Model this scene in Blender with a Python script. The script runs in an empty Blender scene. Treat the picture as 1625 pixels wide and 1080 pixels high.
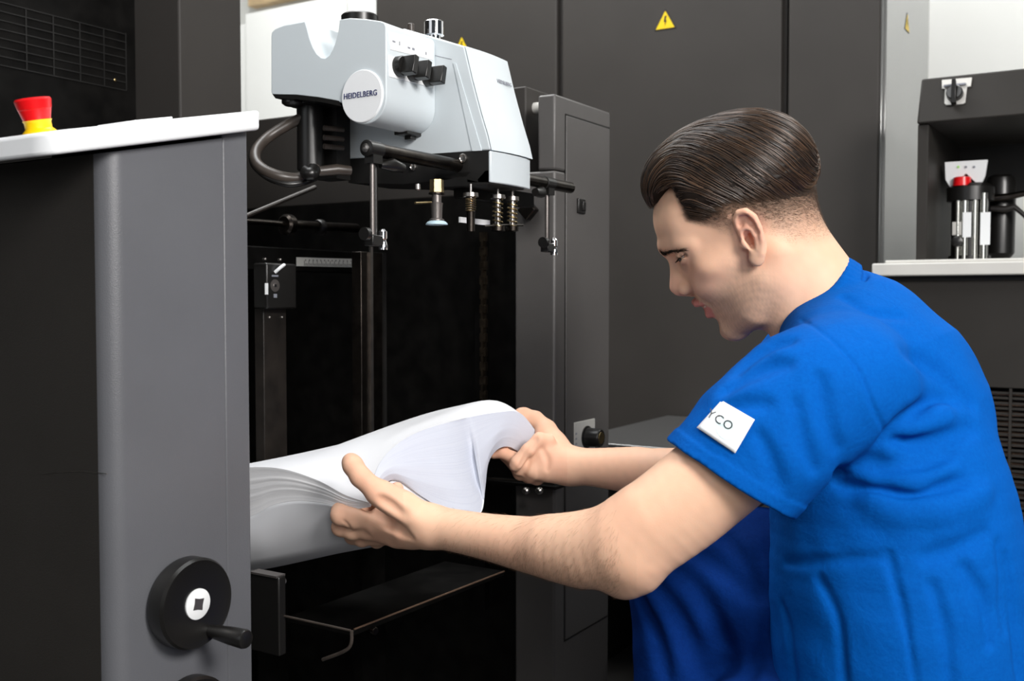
import bpy, bmesh, math, random, time
import numpy as np
from mathutils import Vector, Matrix

random.seed(7)
rng = np.random.default_rng(7)
scene = bpy.context.scene
COL = scene.collection

# ------------------------------------------------------------------ camera
F_PX = 1650.0                 # focal length for the 1625 x 1080 frame
YAW = math.radians(31.7)      # camera turned to the left of the press axis
PITCH = math.radians(2.25)    # looking slightly down
CAM_Z = 0.85
cY, sY, cP, sP = math.cos(YAW), math.sin(YAW), math.cos(PITCH), math.sin(PITCH)
CAM_R = Vector((cY, sY, 0.0))
CAM_F = Vector((-sY * cP, cY * cP, -sP))
CAM_U = Vector((-sY * sP, cY * sP, cP))
CAM_C = Vector((0.0, 0.0, CAM_Z))
cam_data = bpy.data.cameras.new('camera')
cam = bpy.data.objects.new('camera', cam_data)
COL.objects.link(cam)
cam.matrix_world = Matrix(((CAM_R.x, CAM_U.x, -CAM_F.x, CAM_C.x), (CAM_R.y, CAM_U.y, -CAM_F.y, CAM_C.y),
                           (CAM_R.z, CAM_U.z, -CAM_F.z, CAM_C.z), (0, 0, 0, 1)))
cam_data.sensor_width = 36.0
cam_data.lens = 36.0 * F_PX / 1625.0
cam_data.clip_start = 0.05
cam_data.dof.use_dof = True
cam_data.dof.focus_distance = 1.32
cam_data.dof.aperture_fstop = 7.0
scene.camera = cam

# ------------------------------------------------------------------ colour management, world, lights
scene.view_settings.view_transform = 'Standard'
scene.view_settings.look = 'None'
scene.view_settings.exposure = 0.0
scene.view_settings.gamma = 1.0
scene.view_settings.use_curve_mapping = False
w = bpy.data.worlds.new('world'); scene.world = w
w.use_nodes = True
w.node_tree.nodes['Background'].inputs['Color'].default_value = (0.75, 0.85, 1.0, 1)
w.node_tree.nodes['Background'].inputs['Strength'].default_value = 0.05

def area_light(name, loc, target, size, power, color=(1, 1, 1), size_y=None):
    d = bpy.data.lights.new(name, 'AREA')
    d.energy = power; d.color = color; d.size = size
    if size_y:
        d.shape = 'RECTANGLE'; d.size_y = size_y
    o = bpy.data.objects.new(name, d); COL.objects.link(o)
    o.location = loc
    o.rotation_euler = (Vector(target) - Vector(loc)).to_track_quat('-Z', 'Y').to_euler()
    return o

area_light('flash_softbox', (1.35, 0.15, 1.9), (-0.6, 1.35, 0.75), 0.7, 74, (1.0, 0.97, 0.94))
area_light('added_overhead_fill', (-1.15, 1.15, 2.85), (-0.9, 1.2, 0), 1.8, 42, (0.97, 0.985, 1.0), 0.9)  # unseen fill added overhead to brighten the man's face
area_light('added_front_fill', (-1.3, -1.7, 1.6), (-0.6, 1.5, 0.8), 1.6, 7, (0.95, 0.975, 1.0))  # soft fill added from the front left, no daylight opening there
area_light('added_camera_side_fill', (0.55, -0.35, 1.3), (-0.8, 1.1, 0.7), 0.7, 11, (1.0, 0.98, 0.96))  # fill added beside the camera to brighten the paper's near edge
area_light('added_overhead_fill', (-2.3, 2.0, 2.95), (-1.8, 3.1, 1.2), 1.2, 44, (1.0, 1.0, 0.98), 0.5)  # unseen fill added to brighten the white partition
area_light('added_overhead_fill', (-0.2, 3.2, 2.95), (-0.1, 3.75, 1.3), 1.2, 27, (1.0, 1.0, 0.98), 0.3)  # unseen fill added to brighten the back wall

# ------------------------------------------------------------------ pixel -> ray helpers (camera match)
def ray(px, py):
    return CAM_F + CAM_R * ((px - 812.5) / F_PX) + CAM_U * ((540.0 - py) / F_PX)
def P(px, py, d):
    return CAM_C + ray(px, py) * d
def onX(px, py, x):
    r = ray(px, py); return CAM_C + r * (x / r.x)
def onY(px, py, y):
    r = ray(px, py); return CAM_C + r * (y / r.y)
def onZ(px, py, z):
    r = ray(px, py); return CAM_C + r * ((z - CAM_Z) / r.z)

# ------------------------------------------------------------------ materials
def srgb(r, g, b):
    f = lambda c: (c / 255 / 12.92) if c / 255 <= 0.04045 else ((c / 255 + 0.055) / 1.055) ** 2.4
    return (f(r), f(g), f(b), 1.0)

def mat(name, col, rough=0.5, metal=0.0, noise=0.0, nscale=40.0, bump=0.0, bscale=600.0, spec=0.5, coat=0.0):
    m = bpy.data.materials.new(name); m.use_nodes = True
    nt = m.node_tree; b = nt.nodes['Principled BSDF']
    b.inputs['Base Color'].default_value = col
    b.inputs['Roughness'].default_value = rough
    b.inputs['Metallic'].default_value = metal
    b.inputs['Specular IOR Level'].default_value = spec
    b.inputs['Coat Weight'].default_value = coat
    tc = nt.nodes.new('ShaderNodeTexCoord')
    if noise > 0:
        n = nt.nodes.new('ShaderNodeTexNoise'); n.inputs['Scale'].default_value = nscale; n.inputs['Detail'].default_value = 5
        nt.links.new(tc.outputs['Object'], n.inputs['Vector'])
        r = nt.nodes.new('ShaderNodeValToRGB')
        r.color_ramp.elements[0].position = 0.3; r.color_ramp.elements[1].position = 0.7
        r.color_ramp.elements[0].color = tuple(c * (1 - noise) for c in col[:3]) + (1,)
        r.color_ramp.elements[1].color = tuple(min(1, c * (1 + noise)) for c in col[:3]) + (1,)
        nt.links.new(n.outputs['Fac'], r.inputs['Fac']); nt.links.new(r.outputs['Color'], b.inputs['Base Color'])
    if bump > 0:
        n2 = nt.nodes.new('ShaderNodeTexNoise'); n2.inputs['Scale'].default_value = bscale; n2.inputs['Detail'].default_value = 2
        nt.links.new(tc.outputs['Object'], n2.inputs['Vector'])
        bp = nt.nodes.new('ShaderNodeBump'); bp.inputs['Strength'].default_value = bump; bp.inputs['Distance'].default_value = 0.001
        nt.links.new(n2.outputs['Fac'], bp.inputs['Height']); nt.links.new(bp.outputs['Normal'], b.inputs['Normal'])
    return m

M = {}
M['pump_and_shade_paint'] = mat('pump_grey_and_shade_paint', (0.028, 0.0255, 0.023, 1), 0.55, noise=0.08, nscale=8, bump=0.25, bscale=900, spec=0.18)  # pump station grey; also stands in for shade on the side frame
M['grey_paint'] = mat('grey_powder_coat', (0.108, 0.111, 0.122, 1), 0.42, noise=0.05, nscale=8, bump=0.25, bscale=900)
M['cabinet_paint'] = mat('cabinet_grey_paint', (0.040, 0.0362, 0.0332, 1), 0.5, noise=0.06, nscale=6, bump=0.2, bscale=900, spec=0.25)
M['column_paint'] = mat('column_warm_grey_paint', (0.088, 0.083, 0.080, 1), 0.42, noise=0.06, nscale=8, bump=0.25, bscale=900)
M['cabinet_side'] = mat('cabinet_side_satin_paint', (0.30, 0.305, 0.30, 1), 0.14, metal=0.4, noise=0.05, nscale=3)
M['black_paint'] = mat('black_paint', (0.009, 0.0085, 0.008, 1), 0.5, noise=0.3, nscale=20, spec=0.35)
M['grease_shade_black'] = mat('grease_and_shade_black', (0.004, 0.0037, 0.0034, 1), 0.5, noise=0.5, nscale=30, spec=0.1)  # grease black; on the hood and inner wall it carries painted shade
M['black_plastic'] = mat('black_plastic', (0.008, 0.0075, 0.007, 1), 0.32, spec=0.5)
M['white_plastic'] = mat('white_moulded_plastic', (0.60, 0.655, 0.685, 1), 0.36, spec=0.4)
M['ledge_white'] = mat('white_console_plastic', (0.86, 0.88, 0.9, 1), 0.35, spec=0.4)
M['label_white'] = mat('printed_white_label', (0.84, 0.86, 0.87, 1), 0.4)
M['steel'] = mat('brushed_steel', (0.5, 0.47, 0.44, 1), 0.28, metal=1.0, noise=0.25, nscale=30)
M['dark_steel'] = mat('oiled_dark_steel', (0.055, 0.047, 0.041, 1), 0.3, metal=1.0, noise=0.4, nscale=40)
M['chrome'] = mat('chrome', (0.8, 0.8, 0.82, 1), 0.08, metal=1.0)
M['brass'] = mat('worn_brass', (0.42, 0.32, 0.16, 1), 0.3, metal=1.0, noise=0.3, nscale=60)
M['rubber'] = mat('black_rubber', (0.012, 0.01, 0.009, 1), 0.5)
M['hose'] = mat('brown_black_hose', (0.045, 0.036, 0.03, 1), 0.38, noise=0.3, nscale=50)
M['red_plastic'] = mat('red_plastic', (0.72, 0.005, 0.008, 1), 0.3)
M['yellow_plastic'] = mat('yellow_plastic', (0.95, 0.6, 0.0, 1), 0.35)
M['yellow_sign'] = mat('yellow_sign', (0.8, 0.55, 0.01, 1), 0.4)
M['ink_navy'] = mat('navy_printed_ink', (0.02, 0.025, 0.11, 1), 0.5)
M['ink_black'] = mat('black_printed_ink', (0.004, 0.004, 0.006, 1), 0.5)
M['ink_grey'] = mat('grey_printed_ink', (0.25, 0.26, 0.3, 1), 0.5)
M['grey_metal'] = mat('grey_anodised_metal', (0.22, 0.2, 0.19, 1), 0.35, metal=0.8)
M['sucker_blue'] = mat('pale_blue_silicone', (0.45, 0.6, 0.68, 1), 0.4)
M['wall_white'] = mat('white_wall_paint', (0.84, 0.85, 0.83, 1), 0.7, noise=0.02, nscale=3)
M['beige'] = mat('beige_timber_strip', (0.75, 0.55, 0.32, 1), 0.6, noise=0.1, nscale=12)
M['floor_mat'] = mat('dark_workshop_floor', (0.05, 0.048, 0.046, 1), 0.45, noise=0.3, nscale=5)
M['shelf_metal'] = mat('pale_grey_metal_shelf', (0.55, 0.54, 0.51, 1), 0.4, noise=0.05, nscale=15)
M['green_led'] = mat('green_indicator', (0.4, 0.8, 0.2, 1), 0.3)
M['copper'] = mat('copper_edge', (0.30, 0.19, 0.13, 1), 0.4, metal=0.7)
M['glass_tube'] = mat('clear_filter_glass', (0.62, 0.62, 0.58, 1), 0.06, metal=0.9)

def diamond_plate():
    m = bpy.data.materials.new('diamond_tread_plate'); m.use_nodes = True
    nt = m.node_tree; b = nt.nodes['Principled BSDF']
    b.inputs['Base Color'].default_value = (0.32, 0.32, 0.32, 1); b.inputs['Metallic'].default_value = 0.9; b.inputs['Roughness'].default_value = 0.33
    tc = nt.nodes.new('ShaderNodeTexCoord'); v = nt.nodes.new('ShaderNodeTexVoronoi'); v.inputs['Scale'].default_value = 38
    mp = nt.nodes.new('ShaderNodeMapping'); mp.inputs['Scale'].default_value = (1.0, 2.2, 1.0); mp.inputs['Rotation'].default_value = (0, 0, 0.7)
    v.inputs['Randomness'].default_value = 0.15
    nt.links.new(tc.outputs['Object'], mp.inputs['Vector']); nt.links.new(mp.outputs['Vector'], v.inputs['Vector'])
    mr = nt.nodes.new('ShaderNodeMapRange'); mr.inputs['From Min'].default_value = 0.2; mr.inputs['From Max'].default_value = 0.35
    mr.inputs['To Min'].default_value = 1; mr.inputs['To Max'].default_value = 0
    bp = nt.nodes.new('ShaderNodeBump'); bp.inputs['Strength'].default_value = 0.9; bp.inputs['Distance'].default_value = 0.003
    nt.links.new(v.outputs['Distance'], mr.inputs['Value']); nt.links.new(mr.outputs['Result'], bp.inputs['Height'])
    nt.links.new(bp.outputs['Normal'], b.inputs['Normal'])
    return m
M['tread'] = diamond_plate()

# ------------------------------------------------------------------ object helpers
def link(name, me, material=None, parent=None):
    o = bpy.data.objects.new(name, me); COL.objects.link(o)
    if material is not None and len(me.materials) == 0:
        me.materials.append(material)
    if parent is not None:
        o.parent = parent
        o.matrix_parent_inverse = Matrix.Translation(-parent_loc(parent))
    return o
def parent_loc(p):
    v = Vector((0, 0, 0))
    while p is not None:
        v = v + Vector(p.location)
        p = p.parent if False else None
    return v
def tag(o, label=None, cat=None, group=None, kind=None):
    if label: o['label'] = label
    if cat: o['category'] = cat
    if group: o['group'] = group
    if kind: o['kind'] = kind
    return o
def thing(name, label, cat, loc, group=None):
    o = bpy.data.objects.new(name, None); COL.objects.link(o)
    o.location = loc; o.empty_display_size = 0.05
    return tag(o, label, cat, group)

class MB:
    """collects shapes (world coordinates) and links them as ONE mesh object"""
    def __init__(self): self.bm = bmesh.new()
    def box(self, a, b):
        x0, x1 = sorted((a[0], b[0])); y0, y1 = sorted((a[1], b[1])); z0, z1 = sorted((a[2], b[2]))
        v = [self.bm.verts.new(p) for p in ((x0,y0,z0),(x1,y0,z0),(x1,y1,z0),(x0,y1,z0),(x0,y0,z1),(x1,y0,z1),(x1,y1,z1),(x0,y1,z1))]
        for f in ((0,3,2,1),(4,5,6,7),(0,1,5,4),(1,2,6,5),(2,3,7,6),(3,0,4,7)):
            self.bm.faces.new([v[i] for i in f])
        return self
    def prism(self, pts, vec):
        pts = [Vector(p) for p in pts]; vec = Vector(vec)
        a = [self.bm.verts.new(p) for p in pts]; b = [self.bm.verts.new(p + vec) for p in pts]
        n = len(pts)
        fs = [self.bm.faces.new(a), self.bm.faces.new(b[::-1])]
        for i in range(n):
            fs.append(self.bm.faces.new((a[(i+1) % n], a[i], b[i], b[(i+1) % n])))
        bmesh.ops.recalc_face_normals(self.bm, faces=fs)
        return self
    def tube(self, path, r, n=14, cap=True):
        path = [Vector(p) for p in path]
        rs = r if isinstance(r, (list, tuple)) else [r] * len(path)
        rings = []; up = None
        for i, p in enumerate(path):
            t = (path[min(i+1, len(path)-1)] - path[max(i-1, 0)]).normalized()
            if up is None:
                up = t.orthogonal().normalized()
            up = (up - t * up.dot(t)).normalized(); s = t.cross(up)
            rings.append([self.bm.verts.new(p + (up * math.cos(2*math.pi*k/n) + s * math.sin(2*math.pi*k/n)) * rs[i]) for k in range(n)])
        for a, b in zip(rings, rings[1:]):
            for k in range(n):
                self.bm.faces.new((a[k], a[(k+1) % n], b[(k+1) % n], b[k]))
        if cap:
            self.bm.faces.new(rings[0][::-1]); self.bm.faces.new(rings[-1])
        return self
    def lathe(self, c, axis, prof, n=40):
        """prof: list of (distance along axis, radius)"""
        c = Vector(c); axis = Vector(axis).normalized(); u = axis.orthogonal().normalized(); s = axis.cross(u)
        rings = []
        for h, r in prof:
            rings.append([self.bm.verts.new(c + axis*h + (u*math.cos(2*math.pi*k/n) + s*math.sin(2*math.pi*k/n)) * max(r, 1e-5)) for k in range(n)])
        for a, b in zip(rings, rings[1:]):
            for k in range(n):
                self.bm.faces.new((a[k], a[(k+1) % n], b[(k+1) % n], b[k]))
        self.bm.faces.new(rings[0][::-1]); self.bm.faces.new(rings[-1])
        return self
    def quad(self, *pts):
        self.bm.faces.new([self.bm.verts.new(Vector(p)) for p in pts]); return self
    def grid(self, pts):
        """pts[i][j] -> surface"""
        vs = [[self.bm.verts.new(p) for p in row] for row in pts]
        for i in range(len(vs)-1):
            for j in range(len(vs[0])-1):
                self.bm.faces.new((vs[i][j], vs[i+1][j], vs[i+1][j+1], vs[i][j+1]))
        return self
    def build(self, name, material, parent=None, bevel=0.0, seg=2, angle=35, smooth=True):
        me = bpy.data.meshes.new(name)
        self.bm.normal_update()
        self.bm.to_mesh(me); self.bm.free()
        if smooth:
            me.shade_smooth(); me.set_sharp_from_angle(angle=math.radians(angle))
        o = link(name, me, material, parent)
        if bevel > 0:
            md = o.modifiers.new('bevel', 'BEVEL'); md.width = bevel; md.segments = seg; md.limit_method = 'ANGLE'
            md.angle_limit = math.radians(30); md.harden_normals = False
        return o

def text_obj(name, s, size, origin, xdir, ydir, material, parent, depth=0.0006, align='CENTER', stretch=1.0, spacing=1.0):
    """printed lettering, built as real raised glyph meshes"""
    c = bpy.data.curves.new(name, 'FONT'); c.body = s; c.size = size; c.align_x = align; c.align_y = 'CENTER'
    c.extrude = depth; c.resolution_u = 4; c.space_character = spacing; c.offset = 0.0
    tmp = bpy.data.objects.new('tmp', c); COL.objects.link(tmp)
    dg = bpy.context.evaluated_depsgraph_get()
    me = bpy.data.meshes.new_from_object(tmp.evaluated_get(dg))
    bpy.data.objects.remove(tmp); bpy.data.curves.remove(c)
    x = Vector(xdir).normalized(); y = (Vector(ydir) - x * Vector(ydir).dot(x)).normalized(); z = x.cross(y)
    o = Vector(origin)
    mw = Matrix(((x.x*stretch, y.x, z.x, o.x), (x.y*stretch, y.y, z.y, o.y), (x.z*stretch, y.z, z.z, o.z), (0, 0, 0, 1)))
    me.transform(mw); me.name = name; me.materials.clear()
    return link(name, me, material, parent)
# ================================================================== setting
def structure(name, o): return tag(o, kind='structure')
structure('floor', MB().box((-4.2, -3, -0.05), (2.6, 3.9, 0.0)).build('floor', M['floor_mat']))
structure('wall_back', MB().box((-4.2, 3.75, 0.0), (2.6, 3.9, 3.2)).build('wall_back', M['wall_white']))
structure('wall_left', MB().box((-4.35, -3, 0.0), (-4.2, 3.9, 3.2)).build('wall_left', M['wall_white']))
structure('ceiling', MB().box((-4.35, -3, 3.2), (2.6, 3.9, 3.3)).build('ceiling', M['wall_white']))

# ------------------------------------------------------------------ electrical cabinets behind
YC = 2.59
def xOn(px, y, py=300): return onY(px, py, y).x
edges = [xOn(594, YC), xOn(887.5, YC), xOn(1243.5, YC), xOn(1393, YC)]
gap = 0.009
cab_labels = ['dark grey electrical cabinet behind the white suction head, its warning sign half hidden',
              'dark grey electrical cabinet with a fully visible yellow warning sign behind the man',
              'narrow dark grey end cabinet with a pale side panel beside the pump station']
def warning_sign(parent, cx, cz, y, s, xdir=(1, 0, 0), ndir=(0, -1, 0), nm='warning_sign'):
    x = Vector(xdir); n = Vector(ndir); c = Vector((cx, y, cz)) if ndir[1] else Vector((y, cx, cz))
    z = Vector((0, 0, 1))
    def tri(sz, t0, t1, material, name, par):
        h = sz * 0.866
        pts = [c + n*t0 + x*(-sz/2) + z*(-h/3), c + n*t0 + x*(sz/2) + z*(-h/3), c + n*t0 + z*(h*2/3)]
        return MB().prism(pts, n*(t1 - t0)).build(name, material, par)
    sg = tri(s, -0.0005, 0.0012, M['ink_black'], nm, parent)
    tri(s*0.86, 0.0010, 0.0018, M['yellow_sign'], 'yellow_field', sg)
    h = s
    bolt = [(-0.02, 0.30), (0.07, 0.30), (0.015, 0.10), (0.075, 0.10), (-0.03, -0.17), (0.0, 0.03), (-0.065, 0.03)]
    MB().prism([c + n*0.0016 + x*(bx*h) + z*(bz*h*0.95 + 0.0*h) for bx, bz in bolt], n*0.0008).build('lightning_symbol', M['ink_black'], sg)
    return sg
for i in range(3):
    x0, x1 = edges[i], edges[i+1]
    t = thing('electrical_cabinet', cab_labels[i], 'cabinet', ((x0+x1)/2, YC+0.3, 0), 'electrical cabinets along the back')
    MB().box((x0+0.001, YC+0.022, 0.0), (x1-0.001, YC+0.6, 2.3)).build('carcass', M['cabinet_paint'], t, bevel=0.003)
    d = MB().box((x0+gap, YC, 0.08), (x1-(gap if i < 2 else 0.0), YC+0.02, 2.28)).build('door', M['cabinet_paint'], t, bevel=0.004)
    MB().box((x0+0.003, YC+0.006, 0.02), (x1-0.003, YC+0.0215, 0.078)).build('plinth', M['black_paint'], t)
    if i == 0:
        p = onY(733, 74, YC); warning_sign(t, p.x, p.z, YC, 0.056)
    if i == 1:
        p = onY(1056, 36, YC); warning_sign(t, p.x, p.z, YC, 0.062)
    if i == 2:
        MB().box((x1-0.001, YC+0.012, 0.0), (x1+0.004, YC+0.6, 2.3)).build('side_panel', M['cabinet_side'], t, bevel=0.002)
        MB().box((x1+0.002, YC+0.03, 0.0), (x1+0.009, YC+0.05, 2.3)).build('edge_strip', M['cabinet_side'], t, bevel=0.002)
        p = onX(1439, 40, x1+0.004); warning_sign(t, p.y, p.z, x1+0.004, 0.056, (0, 1, 0), (1, 0, 0))

# white panelled unit at the back left and beige strip above it
x0, x1 = xOn(392, 3.1), xOn(552, 3.1)
t = thing('white_partition', 'white panelled partition at the back, above the dark press frame', 'partition', ((x0+x1)/2, 3.15, 0))
MB().box((x0, 3.1, 0), (x1-0.004, 3.16, onY(470, 6, 3.1).z)).build('panel', M['wall_white'], t, bevel=0.003)
MB().box((x1+0.004, 3.1, 0), (xOn(600, 3.1), 3.16, onY(570, -2, 3.1).z)).build('panel', M['wall_white'], t, bevel=0.003)
MB().box((x0-0.05, 3.115, 0), (x0-0.003, 3.16, onY(470, 20, 3.1).z)).build('edge_panel', M['wall_white'], t, bevel=0.003)
MB().box((x0-0.6, 3.7, onY(400, 9, 3.7).z), (x0+1.2, 3.75, onY(400, -40, 3.7).z)).build('trim_1', M['beige'])
tag(bpy.data.objects['trim_1'], kind='structure')

# ------------------------------------------------------------------ pump station on the right
YP = 2.3
xl = xOn(1453, YP); xr = 0.45
def zP(py, px=1500, y=YP): return onY(px, py, y).z
t = thing('pump_station', 'dark grey machine station at right with open bay, pale metal shelf and vented base', 'machine', (0.0, YP+0.2, 0))
ztop, zhood = zP(117), zP(195, 1470)
zsh0, zsh1 = zP(437.5), zP(412)
MB().prism([(xl, YP, zhood), (xl+0.003, YP+0.028, ztop), (xl+0.003, YP+0.42, ztop), (xl, YP+0.42, zhood)], (xr-xl, 0, 0)).build('hood', M['pump_and_shade_paint'], t, bevel=0.004)
MB().box((xl, YP+0.012, zsh1), (xl+0.022, YP+0.42, zhood)).build('side_post', M['pump_and_shade_paint'], t, bevel=0.002)
yb = YP+0.415
MB().box((xl+0.022, yb, zP(312, 1500, yb)), (xr, yb+0.01, zhood)).box((xl+0.022, yb, zsh1), (xOn(1498, yb), yb+0.01, zhood)).build('back_panel', M['black_paint'], t)
MB().box((xOn(1385, YP-0.03), YP-0.03, zsh0), (xr, YP+0.43, zsh1-0.006)).build('shelf', M['shelf_metal'], t, bevel=0.003)
MB().box((xOn(1406, YP), YP, zsh1-0.006), (xr, YP+0.43, zsh1+0.001)).build('shelf_mat', M['shelf_metal'], t, bevel=0.002)
xb = xOn(1383, YP)
zg = zP(616, 1600)
xg = xOn(1560, YP)
MB().box((xb, YP+0.004, zsh0-0.010), (xr, YP+0.42, zsh0)).build('shadow_gap', M['black_paint'], t)
MB().box((xb, YP, zg), (xr, YP+0.42, zsh0-0.010)).box((xb, YP, 0), (xg, YP+0.42, zg)).box((xg, YP, 0), (xr, YP+0.42, 0.25)).build('base_body', M['pump_and_shade_paint'], t, bevel=0.002)
MB().box((xg, YP+0.1, 0.25), (xr, YP+0.42, zg)).build('vent_core', M['black_paint'], t)
g = MB()
k = 0
z = zg - 0.012
while z > 0.26:
    g.box((xg, YP+0.004, z), (xr, YP+0.010, z+0.0045)); z -= 0.0105
xx = xg
while xx < xr:
    g.box((xx, YP+0.001, 0.25), (xx+0.005, YP+0.012, zg)); xx += 0.055
g.build('vent_grille', M['pump_and_shade_paint'], t)
fins = MB(); z = zg-0.02
while z > 0.26:
    fins.box((xg, YP+0.06, z), (xr, YP+0.08, z+0.008)); z -= 0.021
fins.build('cooling_fin', M['copper'], t)
# rotary switch on the hood
def hoodP(px, py, off=0.0):
    a = onY(px, py, YP + 0.014); return a + Vector((0, -off, 0))
pl = [(1495, 128), (1543, 124), (1541, 138), (1535, 139), (1532, 164), (1528, 166), (1502, 168), (1499, 165), (1500, 142), (1495, 142)]
n_h = Vector((0, -1, 0.35)).normalized()
def hood_pt(px, py):
    # hood front leans back: intersect with its plane
    p0 = Vector((xl, YP, zhood)); e = Vector((0, 0.028, ztop-zhood)); n = Vector((0, -e.z, e.y)).normalized()
    r = ray(px, py); return CAM_C + r * ((p0 - CAM_C).dot(n) / r.dot(n)), n
pp = [hood_pt(*q) for q in pl]; hn = pp[0][1]
sp = MB().prism([p + hn*0.0002 for p, n in pp], hn*0.004).build('switch_plate', M['shelf_metal'], t, bevel=0.0008)
c, _ = hood_pt(1516, 151)
kb = MB().lathe(c + hn*0.003, hn, [(0, 0.0165), (0.012, 0.016), (0.014, 0.014)], 28)
kb.build('rotary_knob', M['black_plastic'], sp)
d = Vector((0.25, 0, 1)).normalized()
MB().prism([c + hn*0.014 + Vector((-0.005, 0, -0.026)), c + hn*0.014 + Vector((0.005, 0, -0.026)), c + hn*0.014 + Vector((0.004, 0, 0.022)), c + hn*0.014 + Vector((-0.004, 0, 0.022))], hn*0.012).build('knob_grip', M['black_plastic'], sp, bevel=0.001)
MB().box(c + Vector((-0.022, -0.006, 0.019)), c + Vector((0.02, 0.004, 0.0225))).build('switch_lettering', M['ink_grey'], sp)

# pump with red stop cap inside the bay
YU = YP + 0.16
def U(px, py, off=0.0): return onY(px, py, YU + off)
zs = zsh1 + 0.001
t = thing('filter_pump', 'small pump with white triangular panel, red stop cap and glass filter tubes in the bay', 'pump', (U(1540, 400).x, YU, zs))
sc = (U(1600, 300) - U(1500, 300)).length / 100.0     # metres per pixel here
cx = U(1540, 300).x
MB().lathe((cx, YU, zs), (0, 0, 1), [(0, 34*sc), (0.012, 34*sc), (0.013, 30*sc), (U(1540, 312).z - zs - 0.012, 30*sc), (U(1540, 312).z - zs - 0.01, 38*sc), (U(1540, 298).z - zs, 38*sc), (U(1540, 292).z - zs, 30*sc)], 36).build('body', M['black_plastic'], t)
y0 = YU - 0.036
def V(px, py, yy=y0): return onY(px, py, yy)
for pxs, w_ in ((1521, 4), (1532, 6), (1548, 5), (1562, 6)):
    MB().tube([V(pxs, 306), Vector((V(pxs, 306).x, y0, zs + 0.002))], w_*sc, 14).build('filter_tube', M['glass_tube'], t)
MB().prism([V(1499, 257, y0+0.01), V(1567, 253, y0+0.01), V(1563, 278, y0+0.01), V(1555, 296, y0+0.01), V(1533, 275, y0+0.01), V(1508, 298, y0+0.01), V(1500, 285, y0+0.01)], (0, 0.012, 0)).build('front_panel', M['label_white'], t, bevel=0.001)
for pxs, mm in ((1521, 'green_led'), (1533, 'ink_grey'), (1546, 'ink_grey')):
    MB().lathe(V(pxs, 265, y0+0.011), (0, -1, 0), [(0, 2.2*sc), (0.003, 2*sc)], 12).build('indicator_lamp', M[mm], t)
MB().lathe((U(1530, 300).x, YU-0.03, U(1530, 297).z), (0, 0, 1), [(0, 15*sc), (0.018, 14*sc), (0.0195, 11*sc)], 28).build('stop_cap', M['red_plastic'], t)
MB().box(V(1511, 352, y0-0.004), V(1528, 373, y0+0.006)).build('valve_block', M['shelf_metal'], t, bevel=0.001)
MB().box(V(1528, 337, y0-0.0085), V(1541, 376, y0-0.007)).build('sticker', M['label_white'], t)
MB().box(V(1556, 337, y0-0.0085), V(1571, 388, y0-0.007)).build('sticker', M['label_white'], t)
MB().lathe(V(1519, 383, y0-0.01), (0, -1, 0), [(0, 9*sc), (0.012, 9*sc), (0.014, 6*sc)], 20).build('drain_knob', M['black_plastic'], t)
t2 = thing('pump_motor', 'black cylindrical motor with hose couplings behind the glass filter tubes', 'motor', (U(1590, 400).x, YU+0.1, zs))
xm = onY(1588, 330, YU+0.1).x
zt = onY(1588, 278, YU+0.1).z
MB().lathe((xm, YU+0.1, zs), (0, 0, 1), [(0, 0.02), (0.008, 0.02), (0.02, 0.03), (zt-zs-0.02, 0.031), (zt-zs-0.006, 0.028), (zt-zs, 0.02)], 36).build('motor_body', M['black_plastic'], t2)
MB().tube([onY(1575, 315, YU+0.05), onY(1600, 312, YU+0.05), onY(1630, 306, YU+0.05)], [0.009, 0.008, 0.006]).build('hose_coupling', M['dark_steel'], t2)
MB().tube([onY(1572, 331, YU+0.05), onY(1596, 332, YU+0.05), onY(1610, 328, YU+0.05), onY(1624, 340, YU+0.05), onY(1636, 352, YU+0.05)], [0.006, 0.008, 0.006, 0.005, 0.005]).build('hose', M['rubber'], t2)

# ------------------------------------------------------------------ tread plate steps beside the press
zst = [onY(1000, 712, 1.95).z, onY(985, 800, 1.95).z - 0.0, onY(985, 967, 1.85).z]
st = thing('tread_steps', 'steel diamond plate steps between the press column and the cabinets', 'steps', (-0.75, 2.1, 0))
for i, (z, xa, xb_) in enumerate(((zst[0], -1.1, -0.80), (zst[1], -0.83, -0.70), (zst[2], -0.83, -0.55))):
    yy0 = (2.0, 1.86, 1.80)[i]
    MB().box((xa, yy0, z-0.03), (xb_, YC-0.02, z)).build('tread', M['tread'], st, bevel=0.002)
    MB().box((xa, yy0+0.02, 0.0), (xa+0.02, YC-0.03, z-0.03)).build('riser', M['cabinet_paint'], st)
# ================================================================== near side frame with console ledge
XP = -0.889
Y0, Y1 = 0.673, 0.862
def zledge(y): return 1.000 + 0.225 * (y - 0.673)
t = thing('press_side_frame', 'grey steel press side frame at left with black handwheel and white sloping console ledge', 'machine frame', (-1.2, 0.76, 0))
rc = 0.012
poly = [(XP-rc, Y0), (XP-rc*0.62, Y0+rc*0.08), (XP-rc*0.08, Y0+rc*0.62), (XP, Y0+rc), (XP, Y1-0.045), ]
b = MB()
def zslice(pts, z0, ztopf):
    a = [b.bm.verts.new((x, y, z0)) for x, y in pts]; c = [b.bm.verts.new((x, y, ztopf(y))) for x, y in pts]
    n = len(pts); fs = [b.bm.faces.new(a), b.bm.faces.new(c[::-1])]
    for i in range(n): fs.append(b.bm.faces.new((a[(i+1) % n], a[i], c[i], c[(i+1) % n])))
    bmesh.ops.recalc_face_normals(b.bm, faces=fs)
arc = [(XP - 0.02 + 0.02*math.sin(a), Y0 + 0.02 - 0.02*math.cos(a)) for a in [math.pi/2*k/8 for k in range(9)]]
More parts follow.
